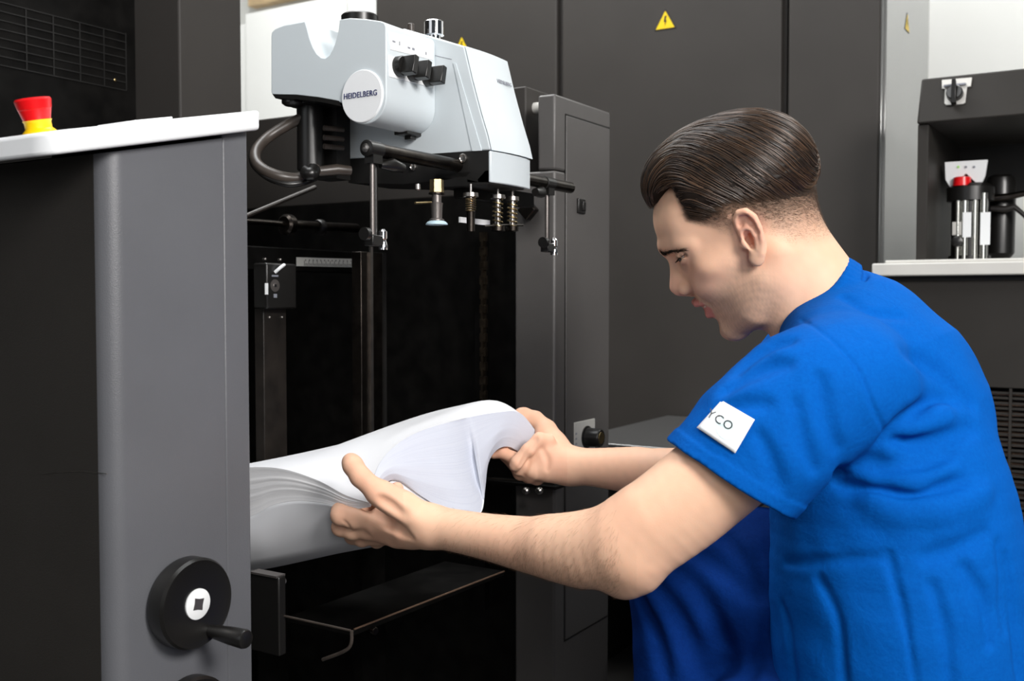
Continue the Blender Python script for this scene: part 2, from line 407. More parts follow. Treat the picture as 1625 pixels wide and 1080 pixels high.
zslice([(XP-0.021, Y0)] + arc + [(XP, Y1-0.0385), (XP-0.021, Y1-0.0385)], 0.0, lambda y: zledge(y)-0.004)
b.build('side_panel', M['grey_paint'], t, angle=30)
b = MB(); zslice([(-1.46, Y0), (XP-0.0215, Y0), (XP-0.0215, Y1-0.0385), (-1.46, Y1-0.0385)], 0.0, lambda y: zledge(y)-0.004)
b.build('shaded_outer_side', M['pump_and_shade_paint'], t, angle=30)  # darker colour keeps this side of the frame shaded under the fills
b = MB(); zslice([(-1.2, Y1-0.037), (XP-0.0005, Y1-0.037), (XP-0.0005, Y1), (-1.2, Y1)], 0.0, lambda y: zledge(y)+0.001)
b.build('edge_strip', M['grey_paint'], t, bevel=0.002)
# white ledge : rounded plan, sloping in y
led = MB()
plan = [(-1.46, 0.602), (-0.905, 0.602), (-0.889, 0.604), (-0.879, 0.610), (-0.874, 0.620), (-0.872, 0.640), (-0.872, 0.866), (-1.46, 0.866)]
a = [led.bm.verts.new((x, y, zledge(y)+0.000)) for x, y in plan]; c = [led.bm.verts.new((x, y, zledge(y)+0.0225)) for x, y in plan]
n = len(plan); fs = [led.bm.faces.new(a), led.bm.faces.new(c[::-1])]
for i in range(n): fs.append(led.bm.faces.new((a[(i+1) % n], a[i], c[i], c[(i+1) % n])))
bmesh.ops.recalc_face_normals(led.bm, faces=fs)
ledge = led.build('console_ledge', M['ledge_white'], t, bevel=0.004, seg=3, angle=40)
# raised keypad on the ledge
kp = onX(170, 199, -0.90)
MB().prism([(-0.96, 0.715, zledge(0.715)+0.022), (-0.90, 0.715, zledge(0.715)+0.022), (-0.90, 0.765, zledge(0.765)+0.022), (-0.96, 0.765, zledge(0.765)+0.022)], (0, 0, 0.0035)).build('keypad', M['ledge_white'], ledge, bevel=0.001)
# emergency stop
ec = onZ(64, 211, zledge(0.63)+0.022)
tilt = Vector((-0.02, -0.225, 1.0)).normalized()
ec = Vector((-0.935, 0.0, 0.0)); r_ = ray(64, 210); ec = CAM_C + r_ * (-0.935 / r_.x); ec.z = zledge(ec.y) + 0.021
es = MB().lathe(ec, tilt, [(0, 0.0165), (0.003, 0.0155), (0.006, 0.0125), (0.012, 0.0125), (0.014, 0.0138)], 32).build('emergency_stop', M['yellow_plastic'], t)
MB().lathe(ec + tilt*0.0135, tilt, [(0, 0.0125), (0.010, 0.0152), (0.0105, 0.0150), (0.011, 0.0156), (0.0195, 0.0172), (0.0215, 0.016), (0.022, 0.012)], 36).build('red_cap', M['red_plastic'], es)
# handwheel
wc = onX(287, 952, XP)
ax = Vector((1, 0, 0))
sc = 1.085 / F_PX
R = 74 * sc
hw = MB().lathe(wc, ax, [(0, R*0.5), (0.004, R*0.97), (0.008, R), (0.024, R), (0.0275, R*0.955), (0.0265, R*0.90), (0.0255, R*0.3), (0.0255, 0)], 64).build('handwheel', M['black_plastic'], t, angle=25)
MB().lathe(wc + ax*0.0255, ax, [(0, 25*sc), (0.0018, 25*sc), (0.0022, 24*sc)], 36).build('hub_cap', M['label_white'], hw)
q = []
hc = wc + ax*0.0276
for k in range(8):
    a_ = math.radians(45*k + 12); rr = (13.5 if k % 2 else 8.5) * sc
    q.append(hc + Vector((0, math.sin(a_)*rr, math.cos(a_)*rr)))
MB().prism(q, ax*0.0006).build('square_mark', M['grey_metal'], hw)
hp = wc + Vector((0.0245, -0.002, -0.0)) ; hp.z -= R*0.70; hp.y += 0.020
MB().lathe(hp, ax, [(0, 0.0065), (0.030, 0.0095), (0.052, 0.0105), (0.055, 0.0095), (0.056, 0.007)], 24).build('crank_handle', M['black_plastic'], hw)
w2 = onX(292, 1140, XP)
MB().lathe(w2, ax, [(0, R*0.9), (0.006, R), (0.018, R), (0.02, R*0.94), (0.0195, 0)], 48).build('handwheel', M['black_plastic'], t)
# scratch mark on the outer face
sm = [onY(66 + 8*i, 752 - 4*math.sin(i/13*3.0), Y0) for i in range(14)]
MB().tube([p + Vector((0, -0.0002, 0)) for p in sm], [0.00035]*14, 6).build('scratch_mark', M['steel'], t)

# ------------------------------------------------------------------ printing unit hood, far left
t = thing('printing_unit', 'dark printing unit hood with ventilation grid above the white ledge, grey post beside it', 'machine', (-1.9, 1.0, 0))
XH, XG = -1.62, -1.5
yg0, yg1 = onX(285, 100, XG).y, onX(383.5, 100, XG).y
MB().box((-1.95, yg0, 0), (XG, yg1, 2.6)).build('corner_post', M['cabinet_paint'], t, bevel=0.004)
yh1 = onX(250, 100, XH).y
MB().box((-2.3, 0.2, 0.95), (XH, yh1-0.006, 2.6)).build('shaded_hood_panel', M['grease_shade_black'], t, bevel=0.003)  # hood coloured near black in place of the shade over it
MB().box((-2.3, yh1+0.003, 0.95), (XH-0.02, yg0, 2.6)).build('shaded_side_strip', M['grease_shade_black'], t, bevel=0.003)  # same painted shade as the hood
MB().box((XH-0.03, yh1-0.005, 0.95), (XH+0.003, yh1+0.002, 2.6)).build('copper_edge', M['copper'], t)
g = MB()
for px_ in (-40, 40, 83, 125, 163, 198):
    pa = onX(px_, 0, XH); 
    zt_ = onX(px_, 5.5 + 0.2375*px_, XH).z; zb_ = onX(px_, 103 + 0.2*px_, XH).z
    g.box((XH-0.001, pa.y-0.0012, zb_), (XH+0.0016, pa.y+0.0012, zt_))
ya, yb_ = onX(-60, 0, XH).y, onX(198, 0, XH).y
for k in range(8):
    zz = onX(100, 29 + k*13.5, XH).z
    g.box((XH-0.001, ya, zz-0.001), (XH+0.0014, yb_, zz+0.001))
g.build('vent_grid', M['black_paint'], t)
for px_, py_ in ((182, 127), (226, 156)):
    MB().lathe(onX(px_, py_, XH), (1, 0, 0), [(0, 0.003), (0.002, 0.003), (0.003, 0.0015)], 12).build('screw', M['brass'], t)
MB().box((-2.3, 0.2, 0.93), (XH+0.10, yh1-0.01, 0.948)).build('lower_tray', M['black_paint'], t)

# ================================================================== far side frame / column
XC = -0.86
t = thing('feeder_column', 'dark grey feeder column with long door panel and round control knob behind the hands', 'machine frame', (-0.9, 1.63, 0))
yc0 = onX(880.5, 400, XC).y; yc1 = onX(968, 400, XC).y
zc = onX(880.5, 148, XC).z
zmid = onY(865, 271, yc0).z
xin = onY(853, 200, yc0).x; xin2 = onY(817, 500, yc0).x
MB().box((xin2, yc0, 0), (XC, yc1, zmid)).build('column_body', M['column_paint'], t, bevel=0.004)
MB().box((xin, yc0, zmid+0.0015), (XC, yc1, zc)).build('column_head', M['column_paint'], t, bevel=0.004)
dA = onX(897, 182, XC); dB = onX(966, 980, XC)
zd0 = onX(897, 1014, XC).z
MB().box((XC-0.01, dA.y+0.0015, zd0), (XC+0.0018, yc1-0.006, dA.z-0.001)).build('door_panel', M['column_paint'], t, bevel=0.0012)
g = MB()
g.box((XC-0.001, dA.y-0.0012, zd0-0.003), (XC+0.0006, dA.y+0.0015, dA.z+0.001)).box((XC-0.001, dA.y, dA.z-0.001), (XC+0.0006, yc1-0.004, dA.z+0.002)).box((XC-0.001, dA.y, zd0-0.003), (XC+0.0006, yc1-0.004, zd0))
g.build('door_gap', M['black_paint'], t)
pc = onX(921, 327, XC+0.002)
MB().box((XC, pc.y-0.013, pc.z-0.013), (XC+0.006, pc.y+0.013, pc.z+0.013)).build('recessed_latch', M['black_plastic'], t, bevel=0.0015)
MB().box((XC+0.003, pc.y-0.002, pc.z-0.008), (XC+0.009, pc.y+0.009, pc.z+0.008)).build('latch_tongue', M['black_plastic'], t, bevel=0.001)
# control knob on plate
a_, b_ = onX(909, 672, XC), onX(941, 712, XC)
pk = MB().box((XC+0.0015, a_.y, b_.z), (XC+0.004, b_.y, a_.z+0.002)).build('knob_plate', M['shelf_metal'], t, bevel=0.0006)
kc = onX(931, 693, XC+0.004)
kn = MB().lathe((XC+0.003, kc.y, kc.z), (1, 0, 0), [(0, 0.020), (0.003, 0.020), (0.004, 0.017), (0.028, 0.016), (0.030, 0.0145)], 36).build('control_knob', M['black_plastic'], pk)
MB().lathe((XC+0.0325, kc.y, kc.z), (1, 0, 0), [(0, 0.011), (0.0012, 0.0105)], 24).build('knob_cap', M['brass'], kn)
g = MB()
for k in range(3):
    p_ = onX(914, 688 + 8*k, XC+0.004); g.box((XC+0.0035, p_.y-0.002, p_.z-0.0015), (XC+0.0044, p_.y+0.003, p_.z+0.0015))
g.build('printed_marks', M['ink_grey'], pk)
# crossbar behind the suction head
zb = onY(838, 173, 1.60).z
MB().tube([(-1.15, 1.60, zb), (xin, 1.60, zb)], 0.010, 20).build('cross_bar', M['shelf_metal'], t)
# square bolt
c = onX(842, 333, -0.90); c = onY(842, 334, yc0)
MB().prism([c + Vector((0, 0, s_*0.0)) + Vector((dx, 0, dz)) for s_, dx, dz in ((0, -0.018, 0), (0, 0, -0.018), (0, 0.018, 0), (0, 0, 0.018))], (0, -0.016, 0)).build('square_bolt', M['dark_steel'], t, bevel=0.002)

t = thing('inner_side_wall', 'dark inner wall of the press, behind the suction head under the white partition', 'machine frame', (-1.5, 1.63, 0))
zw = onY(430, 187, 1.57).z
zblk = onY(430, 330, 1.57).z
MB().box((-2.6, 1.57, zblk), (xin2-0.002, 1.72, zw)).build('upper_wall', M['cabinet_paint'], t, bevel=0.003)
MB().box((-2.6, 1.56, 0), (xin2-0.002, 1.72, zblk-0.001)).build('shaded_lower_wall', M['grease_shade_black'], t)  # lower part of the wall coloured black for the interior's shade
MB().box((-2.6, 0.87, 0), (-1.96, 1.555, 1.1)).build('inner_back_plate', M['grease_shade_black'], t)
# ================================================================== suction head
YA, YB, YE = 1.09, 1.20, 1.31
XF = onY(612.5, 90, YA).x
t = thing('suction_head', 'white press suction head with round badge, three black knobs and hanging suckers, above the paper', 'machine head', (-0.93, 1.2, 1.15))
def A(px, py): return onY(px, py, YA)
def arcpts(cx, cy, rx, ry, a0, a1, n):
    return [(cx + rx*math.cos(math.radians(a0 + (a1-a0)*k/n)), cy + ry*math.sin(math.radians(a0 + (a1-a0)*k/n))) for k in range(n+1)]
top = [(430, 58), (431, 51), (436, 46), (450, 40), (484, 33.5)]
notch = [(488, 47), (492, 62), (497, 75), (503, 85), (510, 91), (516, 92), (522, 88), (528, 78), (533, 64), (537, 46)]
top2 = [(538.5, 31), (555, 28.5), (580, 30), (604, 33.5), (610, 36), (612.5, 42)]
bott = arcpts(577, 152, 36.0, 45, -4, 165, 16)
left = [(541, 163), (533, 160), (505, 155), (470, 151), (440, 151.5), (432, 150), (430, 146)]
outline = [A(*q) for q in top + notch + top2 + bott + left]
head = MB().prism(outline, (0, YB-YA, 0)).build('head_housing', M['white_plastic'], t, bevel=0.0035, seg=3, angle=32)
# lower lip under the arm
MB().prism([A(*q) for q in [(432, 149), (470, 150), (505, 154), (538, 160), (540, 168), (505, 161), (470, 157), (437, 156)]], (0, YB-YA-0.004, 0)).build('arm_underside', M['black_plastic'], head)
# round badge
bc = A(576, 153)
Rb = ((A(576, 111) - A(576, 195)).length) / 2
bd = MB().lathe(bc + Vector((0, 0.002, 0)), (0, -1, 0), [(0, Rb), (0.004, Rb), (0.005, Rb*0.97), (0.0052, 0)], 64).build('round_badge', M['ledge_white'], head)
text_obj('badge_lettering', 'HEIDELBERG', 0.0107, A(574.5, 151) + Vector((0, -0.0036, 0)), (1, 0, 0), (0, 0, 1), M['ink_navy'], bd, 0.0003, stretch=0.93, spacing=1.05)
# front panels
def Fp(px, py, off=0.0): return onX(px, py, XF) + Vector((off, 0, 0))
def front_quad(pts, th, name, material, par, bev=0.0008):
    return MB().prism([Fp(*q, -0.0004) for q in pts], (th, 0, 0)).build(name, material, par, bevel=bev)
ip = front_quad([(616, 50), (687, 68), (687, 96), (619, 79)], 0.0014, 'indicator_plate', M['label_white'], head)
kp_ = front_quad([(615, 87), (687, 110), (687, 140), (617, 122)], 0.0018, 'knob_plate', M['label_white'], head)
def fmark(px, py, w_, h_, material, nm):
    p = Fp(px, py, 0.0009); MB().box((p.x, p.y - w_/2, p.z - h_/2), (p.x + 0.0005, p.y + w_/2, p.z + h_/2)).build(nm, material, ip)
for (px_, py_, w_, h_) in ((624, 66, 0.006, 0.002), (633, 69, 0.0015, 0.005), (648, 76, 0.005, 0.002), (655, 78, 0.005, 0.0028), (675, 85, 0.002, 0.004)):
    fmark(px_, py_, w_, h_, M['ink_grey'], 'printed_symbol')
for px_, py_ in ((631, 106), (652, 114), (676, 122)):
    c = Fp(px_, py_)
    k = MB().lathe(c, (1, 0, 0), [(0, 0.0135), (0.010, 0.0135), (0.0115, 0.0125)], 28).build('control_knob', M['black_plastic'], kp_)
    b = MB(); a1 = c + Vector((0.0112, 0, 0))
    u = Vector((0, 0.25, 1)).normalized(); v = Vector((0, 1, -0.25)).normalized()
    q = [a1 + u*s1 + v*s2 for s1, s2 in ((-0.0125, -0.0055), (-0.0125, 0.0055), (0.0125, 0.0045), (0.0125, -0.0045))]
    b.prism(q, (0.020, 0, 0)).build('knob_grip', M['black_plastic'], k, bevel=0.0012)
# under-cylinder latch
c = A(640, 207); c = onX(647, 211, -0.905)
MB().box(c + Vector((-0.012, -0.016, -0.004)), c + Vector((0.012, 0.020, 0.006))).box(c + Vector((-0.006, 0.0, -0.009)), c + Vector((0.006, 0.012, -0.003))).build('release_latch', M['black_plastic'], head, bevel=0.001)

# main cover block
def B(px, py): return onY(px, py, YB)
blk = [B(*q) for q in [(553, 194), (553, 252), (600, 250), (640, 249), (705, 245), (762, 239), (779, 238), (774, 215), (763, 178), (749, 125), (737, 73), (725, 69.5), (700, 62), (640, 45), (600, 60), (560, 100)]]
cov = MB().prism(blk, (0, YE-YB, 0)).build('front_cover', M['white_plastic'], t, bevel=0.0025, seg=3)
xs = B(779, 239)
bot = onY(778, 289, YB)
sk = MB()
plan = [(xs.x-0.004, YB-0.0005), (xs.x, YB-0.0005), (xs.x+0.004, YB+0.03), (xs.x+0.0045, YB+0.06), (xs.x+0.002, YE-0.02), (xs.x-0.003, YE), (xs.x-0.008, YE), (xs.x-0.004, YE-0.02)]
sk.prism([(x, y, bot.z) for x, y in plan], (0, 0, xs.z - bot.z)).build('skirt', M['white_plastic'], cov, bevel=0.0015)
# sloping front bulge so the face between ridge and far edge is slightly crowned
fr = [B(*q) for q in [(779, 238), (774, 215), (763, 178), (749, 125), (737, 73)]]
rows = []
for i, p in enumerate(fr):
    row = []
    for j in range(9):
        u = j/8; row.append(p + Vector((0.0012 + 0.005*math.sin(math.pi*u)*(1 - 0.3*i/4), (YE-YB)*u, -0.003*0)))
    rows.append(row)
MB().grid(rows).build('front_face', M['white_plastic'], cov)
# letters on the front face near its far top edge
pA, pB = fr[4], fr[2]
dn = (fr[3] - fr[4]).normalized(); nrm = Vector((-dn.z, 0, dn.x)); nrm = nrm if nrm.x > 0 else -nrm
r_ = ray(796, 134); tt = (fr[3] - CAM_C).dot(nrm) / r_.dot(nrm); pt = CAM_C + r_*tt
text_obj('cover_lettering', 'HEIDELBERG', 0.0082, pt + nrm*0.0052, (0, 1, 0), -dn, M['ink_grey'], cov, 0.0003, stretch=0.85)
# seam lines on the near side
MB().tube([B(690.5, 88) + Vector((0, -0.0002, 0)), B(717, 94) + Vector((0, -0.0002, 0))], 0.0004, 6).build('seam_line', M['ink_grey'], cov)
MB().prism([B(720, 100), B(724, 101), B(765, 239), B(750, 239.6)], (0, -0.0012, 0)).build('side_facet', M['white_plastic'], cov)
# knobs and caps on the top
def topknob(px, py, y, prof, name, material, axis=(0, 0, 1)):
    return MB().lathe(onY(px, py, y), axis, prof, 36).build(name, material, t)
topknob(571, 31, 1.145, [(-0.01, 0.026), (0.004, 0.026), (0.006, 0.024), (0.0065, 0)], 'black_cap', M['black_plastic'])
tk = topknob(689, 66, 1.255, [(-0.01, 0.010), (0.008, 0.010), (0.009, 0.0145), (0.028, 0.0145), (0.0295, 0.013), (0.0296, 0)], 'adjusting_knob', M['chrome'])
topknob(652, 52, 1.22, [(-0.01, 0.005), (0.012, 0.005), (0.013, 0.0042)], 'small_button', M['hose'])

# black chassis under the covers
MB().prism([B(553, 252), B(776.5, 238), B(776.5, 289), B(742, 289), B(740, 280), B(700, 286), B(640, 292), B(553, 290)], (0, YE-YB-0.01, 0)).build('lower_chassis', M['black_paint'], t, smooth=False)
ch = bpy.data.objects['lower_chassis']
for px_, py_, rr in ((736, 251, 0.0065), (657, 265, 0.0055)):
    MB().lathe(B(px_, py_), (0, -1, 0), [(0, rr), (0.003, rr), (0.004, rr*0.7), (0.003, rr*0.55), (0.0028, 0)], 24).build('bolt', M['steel'], ch)
MB().box(B(690, 276) + Vector((0, 0.0, 0)), B(778, 292) + Vector((0, 0.09, 0))).build('sucker_rail', M['black_paint'], ch, bevel=0.001)

# column carrying the arm, left
def C(px, py, y=1.14): return onY(px, py, y)
MB().lathe((C(493, 200).x, 1.14, C(493, 160).z), (0, 0, -1), [(0, 0.03), (0.008, 0.03), (0.010, 0.020), (C(493, 160).z - C(493, 270).z, 0.020), (C(493, 160).z - C(493, 275).z, 0.014)], 28).build('arm_column', M['black_plastic'], t)
MB().lathe(C(465, 160, 1.11), (0, 0, -1), [(-0.01, 0.016), (0.004, 0.016), (0.007, 0.012)], 24).build('arm_stud', M['black_plastic'], t)
MB().box(C(500, 165, 1.16), C(556, 286, 1.19)).build('rear_bracket', M['black_paint'], t)
for yy_, w_ in ((203, 3), (218, 2.5), (232, 2.5)):
    MB().tube([C(514, yy_, 1.13), C(545, yy_+3, 1.16)], [0.004, 0.0035], 10).build('cable_stub', M['hose'], t)
# hose loop
hp_ = [(480, 187), (455, 199), (425, 218), (407, 238), (406, 256), (420, 270), (445, 280), (470, 283), (490, 277), (505, 268)]
ds = [1.50, 1.50, 1.49, 1.47, 1.45, 1.44, 1.44, 1.45, 1.46, 1.47]
def spline(pts, n=8):
    pts = [Vector(p) for p in pts]; out = []
    for i in range(len(pts)-1):
        p0 = pts[max(i-1, 0)]; p1 = pts[i]; p2 = pts[i+1]; p3 = pts[min(i+2, len(pts)-1)]
        for k in range(n):
            u = k/n
            out.append(0.5*((2*p1) + (p2-p0)*u + (2*p0-5*p1+4*p2-p3)*u*u + (3*p1-p0-3*p2+p3)*u**3))
    out.append(pts[-1]); return out
hs = spline([P(a, b, d) for (a, b), d in zip(hp_, ds)])
MB().tube(hs, 0.0078, 16).build('hose', M['hose'], t)
h2 = [P(a, b, d) for a, b, d in ((474, 190, 1.51), (440, 210, 1.51), (407, 230, 1.49), (399, 247, 1.47), (404, 264, 1.45), (425, 282, 1.44), (455, 292, 1.44), (480, 290, 1.45), (500, 283, 1.47))]
MB().tube(spline(h2), 0.0042, 12).build('thin_hose', M['black_plastic'], t)
MB().tube(spline([P(485, 272, 1.445), P(493, 276, 1.44), P(498, 269, 1.45)]), 0.010, 12).build('hose_clip', M['black_plastic'], t)
MB().tube([P(505, 272, 1.46), P(535, 269, 1.47), P(556, 271, 1.48)], [0.007, 0.008, 0.007]).build('hose_fitting', M['hose'], t)

# forwarding feet : horizontal bar, rod and clamp on each side
def foot(yn, yf, xb, pxrod, y_rod, ztop, zbot, nm, mirror):
    zb = ztop
    f = MB().lathe((xb, yn, zb), (0, 1, 0), [(0, 0.0078), (0.001, 0.009), (yf-yn, 0.009), (yf-yn+0.001, 0.007)], 24).build(nm, M['dark_steel'], t)
    MB().lathe((xb, min(yn-0.0015, y_rod-0.0185) if not mirror else yf, zb), (0, 1, 0), [(0, 0.003), (0.0012, 0.0055), (0.003, 0.0055)], 20).build('end_bolt', M['steel'], f)
    s_ = 1 if not mirror else -1
    MB().lathe((xb, y_rod-0.016, zb), (0, 1, 0), [(0, 0.0085), (0.001, 0.0102), (0.026, 0.0102), (0.027, 0.0085)], 24).box((xb-0.007, y_rod-0.010, zb-0.018), (xb+0.007, y_rod+0.008, zb-0.004)).build('clamp', M['black_plastic'], f)
    MB().tube([(xb, y_rod-0.004, zb-0.01), (xb, y_rod-0.004, zbot)], 0.0032, 12).build('rod', M['grey_metal'], f)
    MB().tube([(xb-0.006, y_rod+0.010, zb-0.01), (xb-0.006, y_rod+0.010, zbot+0.004)], 0.0026, 12).build('rod', M['black_plastic'], f)
    MB().tube([(xb, y_rod+0.012*s_, zb-0.018), (xb+0.004, y_rod+0.03*s_, zb-0.016), (xb+0.006, y_rod+0.05*s_, zb-0.018)], [0.004, 0.009, 0.006], 14).build('wing_screw', M['black_plastic'], f)
    MB().box((xb-0.007, y_rod-0.012, zbot-0.002), (xb+0.007, y_rod+0.010, zbot+0.012)).build('foot_clamp', M['black_plastic'], f, bevel=0.0015)
    MB().lathe((xb+0.004, y_rod+0.012, zbot+0.020), (0, 0, -1), [(0, 0.0025), (0.003, 0.0055), (0.012, 0.0055), (0.014, 0.004), (0.020, 0.006), (0.026, 0.006)], 18).build('chrome_screw', M['chrome'], f)
    MB().lathe((xb+0.006, y_rod-0.016, zbot+0.012), (0, -1, 0), [(0, 0.004), (0.004, 0.004), (0.005, 0.008), (0.012, 0.008)], 18).build('thumb_screw', M['black_plastic'], f)
pn = onX(583, 235, -0.83)
zbar = pn.z
yr = onX(594, 300, -0.83).y
foot(pn.y, onX(738, 257, -0.83).y, -0.83, 592, yr, zbar, onX(594, 388, -0.83).z, 'foot_bar', False)
pr = onX(905, 303, -0.80)
yr2 = onX(870, 300, -0.80).y
foot(YE-0.02, pr.y, -0.80, 868, yr2, onX(870, 291, -0.80).z, onX(870, 398, -0.80).z, 'foot_bar', True)

# suckers and springs
def S(px, py): return onX(px, py, -0.80)
def vertical(px, prof_px, name, material, par, x=-0.80, n=24):
    """prof_px: list of (pixel row, radius in pixels)"""
    c = onX(px, prof_px[0][0], x); d = (c - CAM_C).dot(CAM_F); k = d / F_PX
    pr_ = [((py - prof_px[0][0]) * k, r*k) for py, r in prof_px]
    return MB().lathe(c, (0, 0, -1), pr_, n).build(name, material, par)
s = vertical(693, [(285, 11), (305, 11.5), (306, 5)], 'sucker', M['brass'], t, n=6)
vertical(693, [(306, 13), (308, 13), (309, 8)], 'flange', M['dark_steel'], s)
vertical(693, [(308, 7.5), (321, 7.5), (322, 10), (326, 9.5), (346, 8.5), (348, 12), (351, 12)], 'nozzle', M['grey_metal'], s)
vertical(693, [(349, 9), (352, 15), (355, 17.5), (356.5, 17.5), (357, 13)], 'suction_cup', M['sucker_blue'], s)
MB().tube([S(659, 322), S(684, 321)], 0.0016, 8).build('side_pin', M['brass'], s)
vertical(663, [(292, 4), (300, 4.5), (302, 3)], 'set_screw', M['steel'], s)
def spring_unit(px, y0, y1, ybase, rk, solid=False):
    u = vertical(px, [(y0-14, 2.5), (y0-1, 2.5), (y0, 12*rk), (y0+6, 12.5*rk), (y0+7, 5), (y1, 4.2), (ybase, 4.2)], 'spring_plunger', M['steel'], t)
    c = onX(px, y0+7, -0.80); d = (c - CAM_C).dot(CAM_F); k = d / F_PX
    pts = []
    turns = 6
    for i in range(turns*12+1):
        a = 2*math.pi*i/12; pts.append(c + Vector((math.cos(a)*7.5*k, math.sin(a)*7.5*k, -(y1-y0-7)*k*i/(turns*12))))
    MB().tube(pts, 0.0011, 6).build('coil_spring', M['brass'], u)
    if solid:
        vertical(px, [(y1, 7), (y1+32, 6.5), (y1+33, 4)], 'plunger_tip', M['dark_steel'], u)
    else:
        vertical(px, [(y1, 12*rk), (y1+7, 12*rk), (y1+8, 8)], 'spring_seat', M['dark_steel'], u)
spring_unit(747, 306, 335, 335, 1.0, True)
spring_unit(790, 309, 359, 359, 0.95)
spring_unit(813, 312, 359, 359, 0.85)
MB().tube([S(768, 359), S(800, 357), S(829, 357)], 0.002, 8).build('cross_pin', M['dark_steel'], t)
MB().box(onX(728, 344, -0.86), onX(775, 358, -0.86) + Vector((0.003, 0, 0))).build('label_plate', M['label_white'], t)
MB().box(onX(720, 290, -0.85), onX(830, 330, -0.85) + Vector((0.02, 0, 0))).build('sucker_mount', M['grease_shade_black'], t)

# ================================================================== guides and rails inside the feeder
XI = -1.10
zpile = onX(592, 770, -1.10).z
def I(px, py, x=XI): return onX(px, py, x)
t = post_t = thing('pile_guide_post', 'tall dark vertical guide post with a bright steel edge behind the paper', 'guide post', (XI, I(592, 600).y, 0))
ya, yb_ = I(574, 600).y, I(611, 600).y
zt_ = I(592, 400).z
MB().box((XI-0.02, ya, zpile), (XI, yb_, zt_)).build('post_body', M['dark_steel'], t, bevel=0.001)
MB().box((XI, I(586.5, 600).y, zpile), (XI+0.004, I(590, 600).y, zt_+0.01)).build('steel_edge', M['steel'], t)
MB().box((XI, I(607, 600).y, zpile), (XI+0.003, yb_+0.001, zt_)).build('side_lip', M['black_paint'], t)
MB().box((XI-0.02, ya, 0.0), (XI-0.002, yb_, zpile)).build('post_foot', M['grease_shade_black'], post_t)
# left post with control box
XL = -1.20
def L(px, py): return onX(px, py, XL)
t = thing('sheet_guide_post', 'worn dark guide post with control box and round dial near the near side frame', 'guide post', (XL, L(434, 600).y, 0))
MB().box((XL-0.02, L(419, 600).y, zpile), (XL, L(455, 600).y, L(434, 486).z)).build('post_body', mat('worn_brown_black_metal', (0.014, 0.011, 0.009, 1), 0.45, metal=0.1, noise=0.5, nscale=25), t, bevel=0.001)
MB().box((XL-0.02, L(419, 600).y, 0.0), (XL-0.002, L(455, 600).y, zpile)).build('post_foot', M['grease_shade_black'], t)
cb = MB().box((XL-0.01, L(409, 500).y, L(430, 490).z), (XL+0.02, L(457, 500).y, L(430, 418).z)).build('control_box', M['black_plastic'], t, bevel=0.003)
def Lf(px, py): return onX(px, py, XL+0.02)
dl = MB().lathe(Lf(436, 453), (1, 0, 0), [(0, 0.0098), (0.001, 0.0098), (0.0012, 0.004), (0.0016, 0.0035)], 32).build('dial', M['grey_metal'], cb)
MB().lathe(Lf(436, 453) + Vector((0.001, 0, 0)), (1, 0, 0), [(0, 0.003), (0.0014, 0.0028)], 4).build('dial_centre', M['ink_black'], dl)
MB().box(Lf(420, 449), Lf(425, 467) + Vector((0.001, 0, 0))).build('white_label', M['label_white'], cb)
MB().box(Lf(431, 436), Lf(441, 439) + Vector((0.001, 0, 0))).build('printed_symbol', M['ink_grey'], cb)
MB().box(Lf(434, 466), Lf(439, 472) + Vector((0.001, 0, 0))).build('printed_symbol', M['ink_grey'], cb)
MB().tube(spline([Lf(436, 432), Lf(440, 425) + Vector((0.006, 0, 0)), Lf(448, 420) + Vector((0.004, 0, 0))]), 0.0026, 10).build('white_cable', M['label_white'], cb)
for px_, py_ in ((420, 411), (444, 412), (427, 503), (447, 503)):
    MB().lathe(L(px_, py_) + Vector((0.0, 0, 0)), (1, 0, 0), [(-0.003, 0.002), (0.002, 0.002), (0.003, 0.001)], 10).build('screw', M['steel'], t)
# cross rail carrying the scale, rods above it
XR = -1.27
def Rr(px, py): return onX(px, py, XR)
t = thing('cross_rail', 'dark cross rail with a white ruler scale and rods behind the sucker feet', 'rail', (XR, 1.2, Rr(500, 415).z))
zr0, zr1 = Rr(520, 432).z, Rr(520, 397).z
MB().box((XR-0.03, 0.875, zr0), (XR, 1.54, zr1)).build('rail_body', M['grease_shade_black'], t, bevel=0.002)
ru = MB().prism([Rr(470, 408), Rr(571, 411), Rr(571, 424), Rr(470, 422)], (0.0015, 0, 0)).build('ruler_scale', M['shelf_metal'], t)
MB().prism([Rr(610, 412), Rr(622, 412.5), Rr(622, 425), Rr(610, 424.5)], (0.0015, 0, 0)).build('ruler_scale', M['shelf_metal'], t)
g = MB()
for i in range(52):
    u = i/51; a = Rr(482 + 87*u, 417.5 + 1.6*u - (4.0 if i % 4 == 0 else 0)); b_ = Rr(482 + 87*u, 421.5 + 1.7*u)
    g.box((XR+0.0012, a.y-0.0003, b_.z), (XR+0.0019, a.y+0.0003, a.z))
g.build('scale_marks', M['ink_black'], ru)
g = MB()
for i in range(14):
    a = Rr(484 + 6*i, 412.6 + 0.12*i); g.box((XR+0.0012, a.y-0.0008, a.z-0.0013), (XR+0.0019, a.y+0.0008, a.z+0.0013))
g.build('scale_numbers', M['ink_black'], ru)
MB().tube([Rr(385, 351), Rr(452, 356)], 0.0055, 14).build('rod', M['dark_steel'], t)
MB().tube([Rr(452, 356), Rr(520, 360), Rr(566, 362)], 0.0085, 14).build('rod', M['dark_steel'], t)
MB().lathe(Rr(450, 356), (0, 1, 0), [(0, 0.014), (0.004, 0.018), (0.016, 0.018), (0.02, 0.012)], 20).build('collar', M['dark_steel'], t)
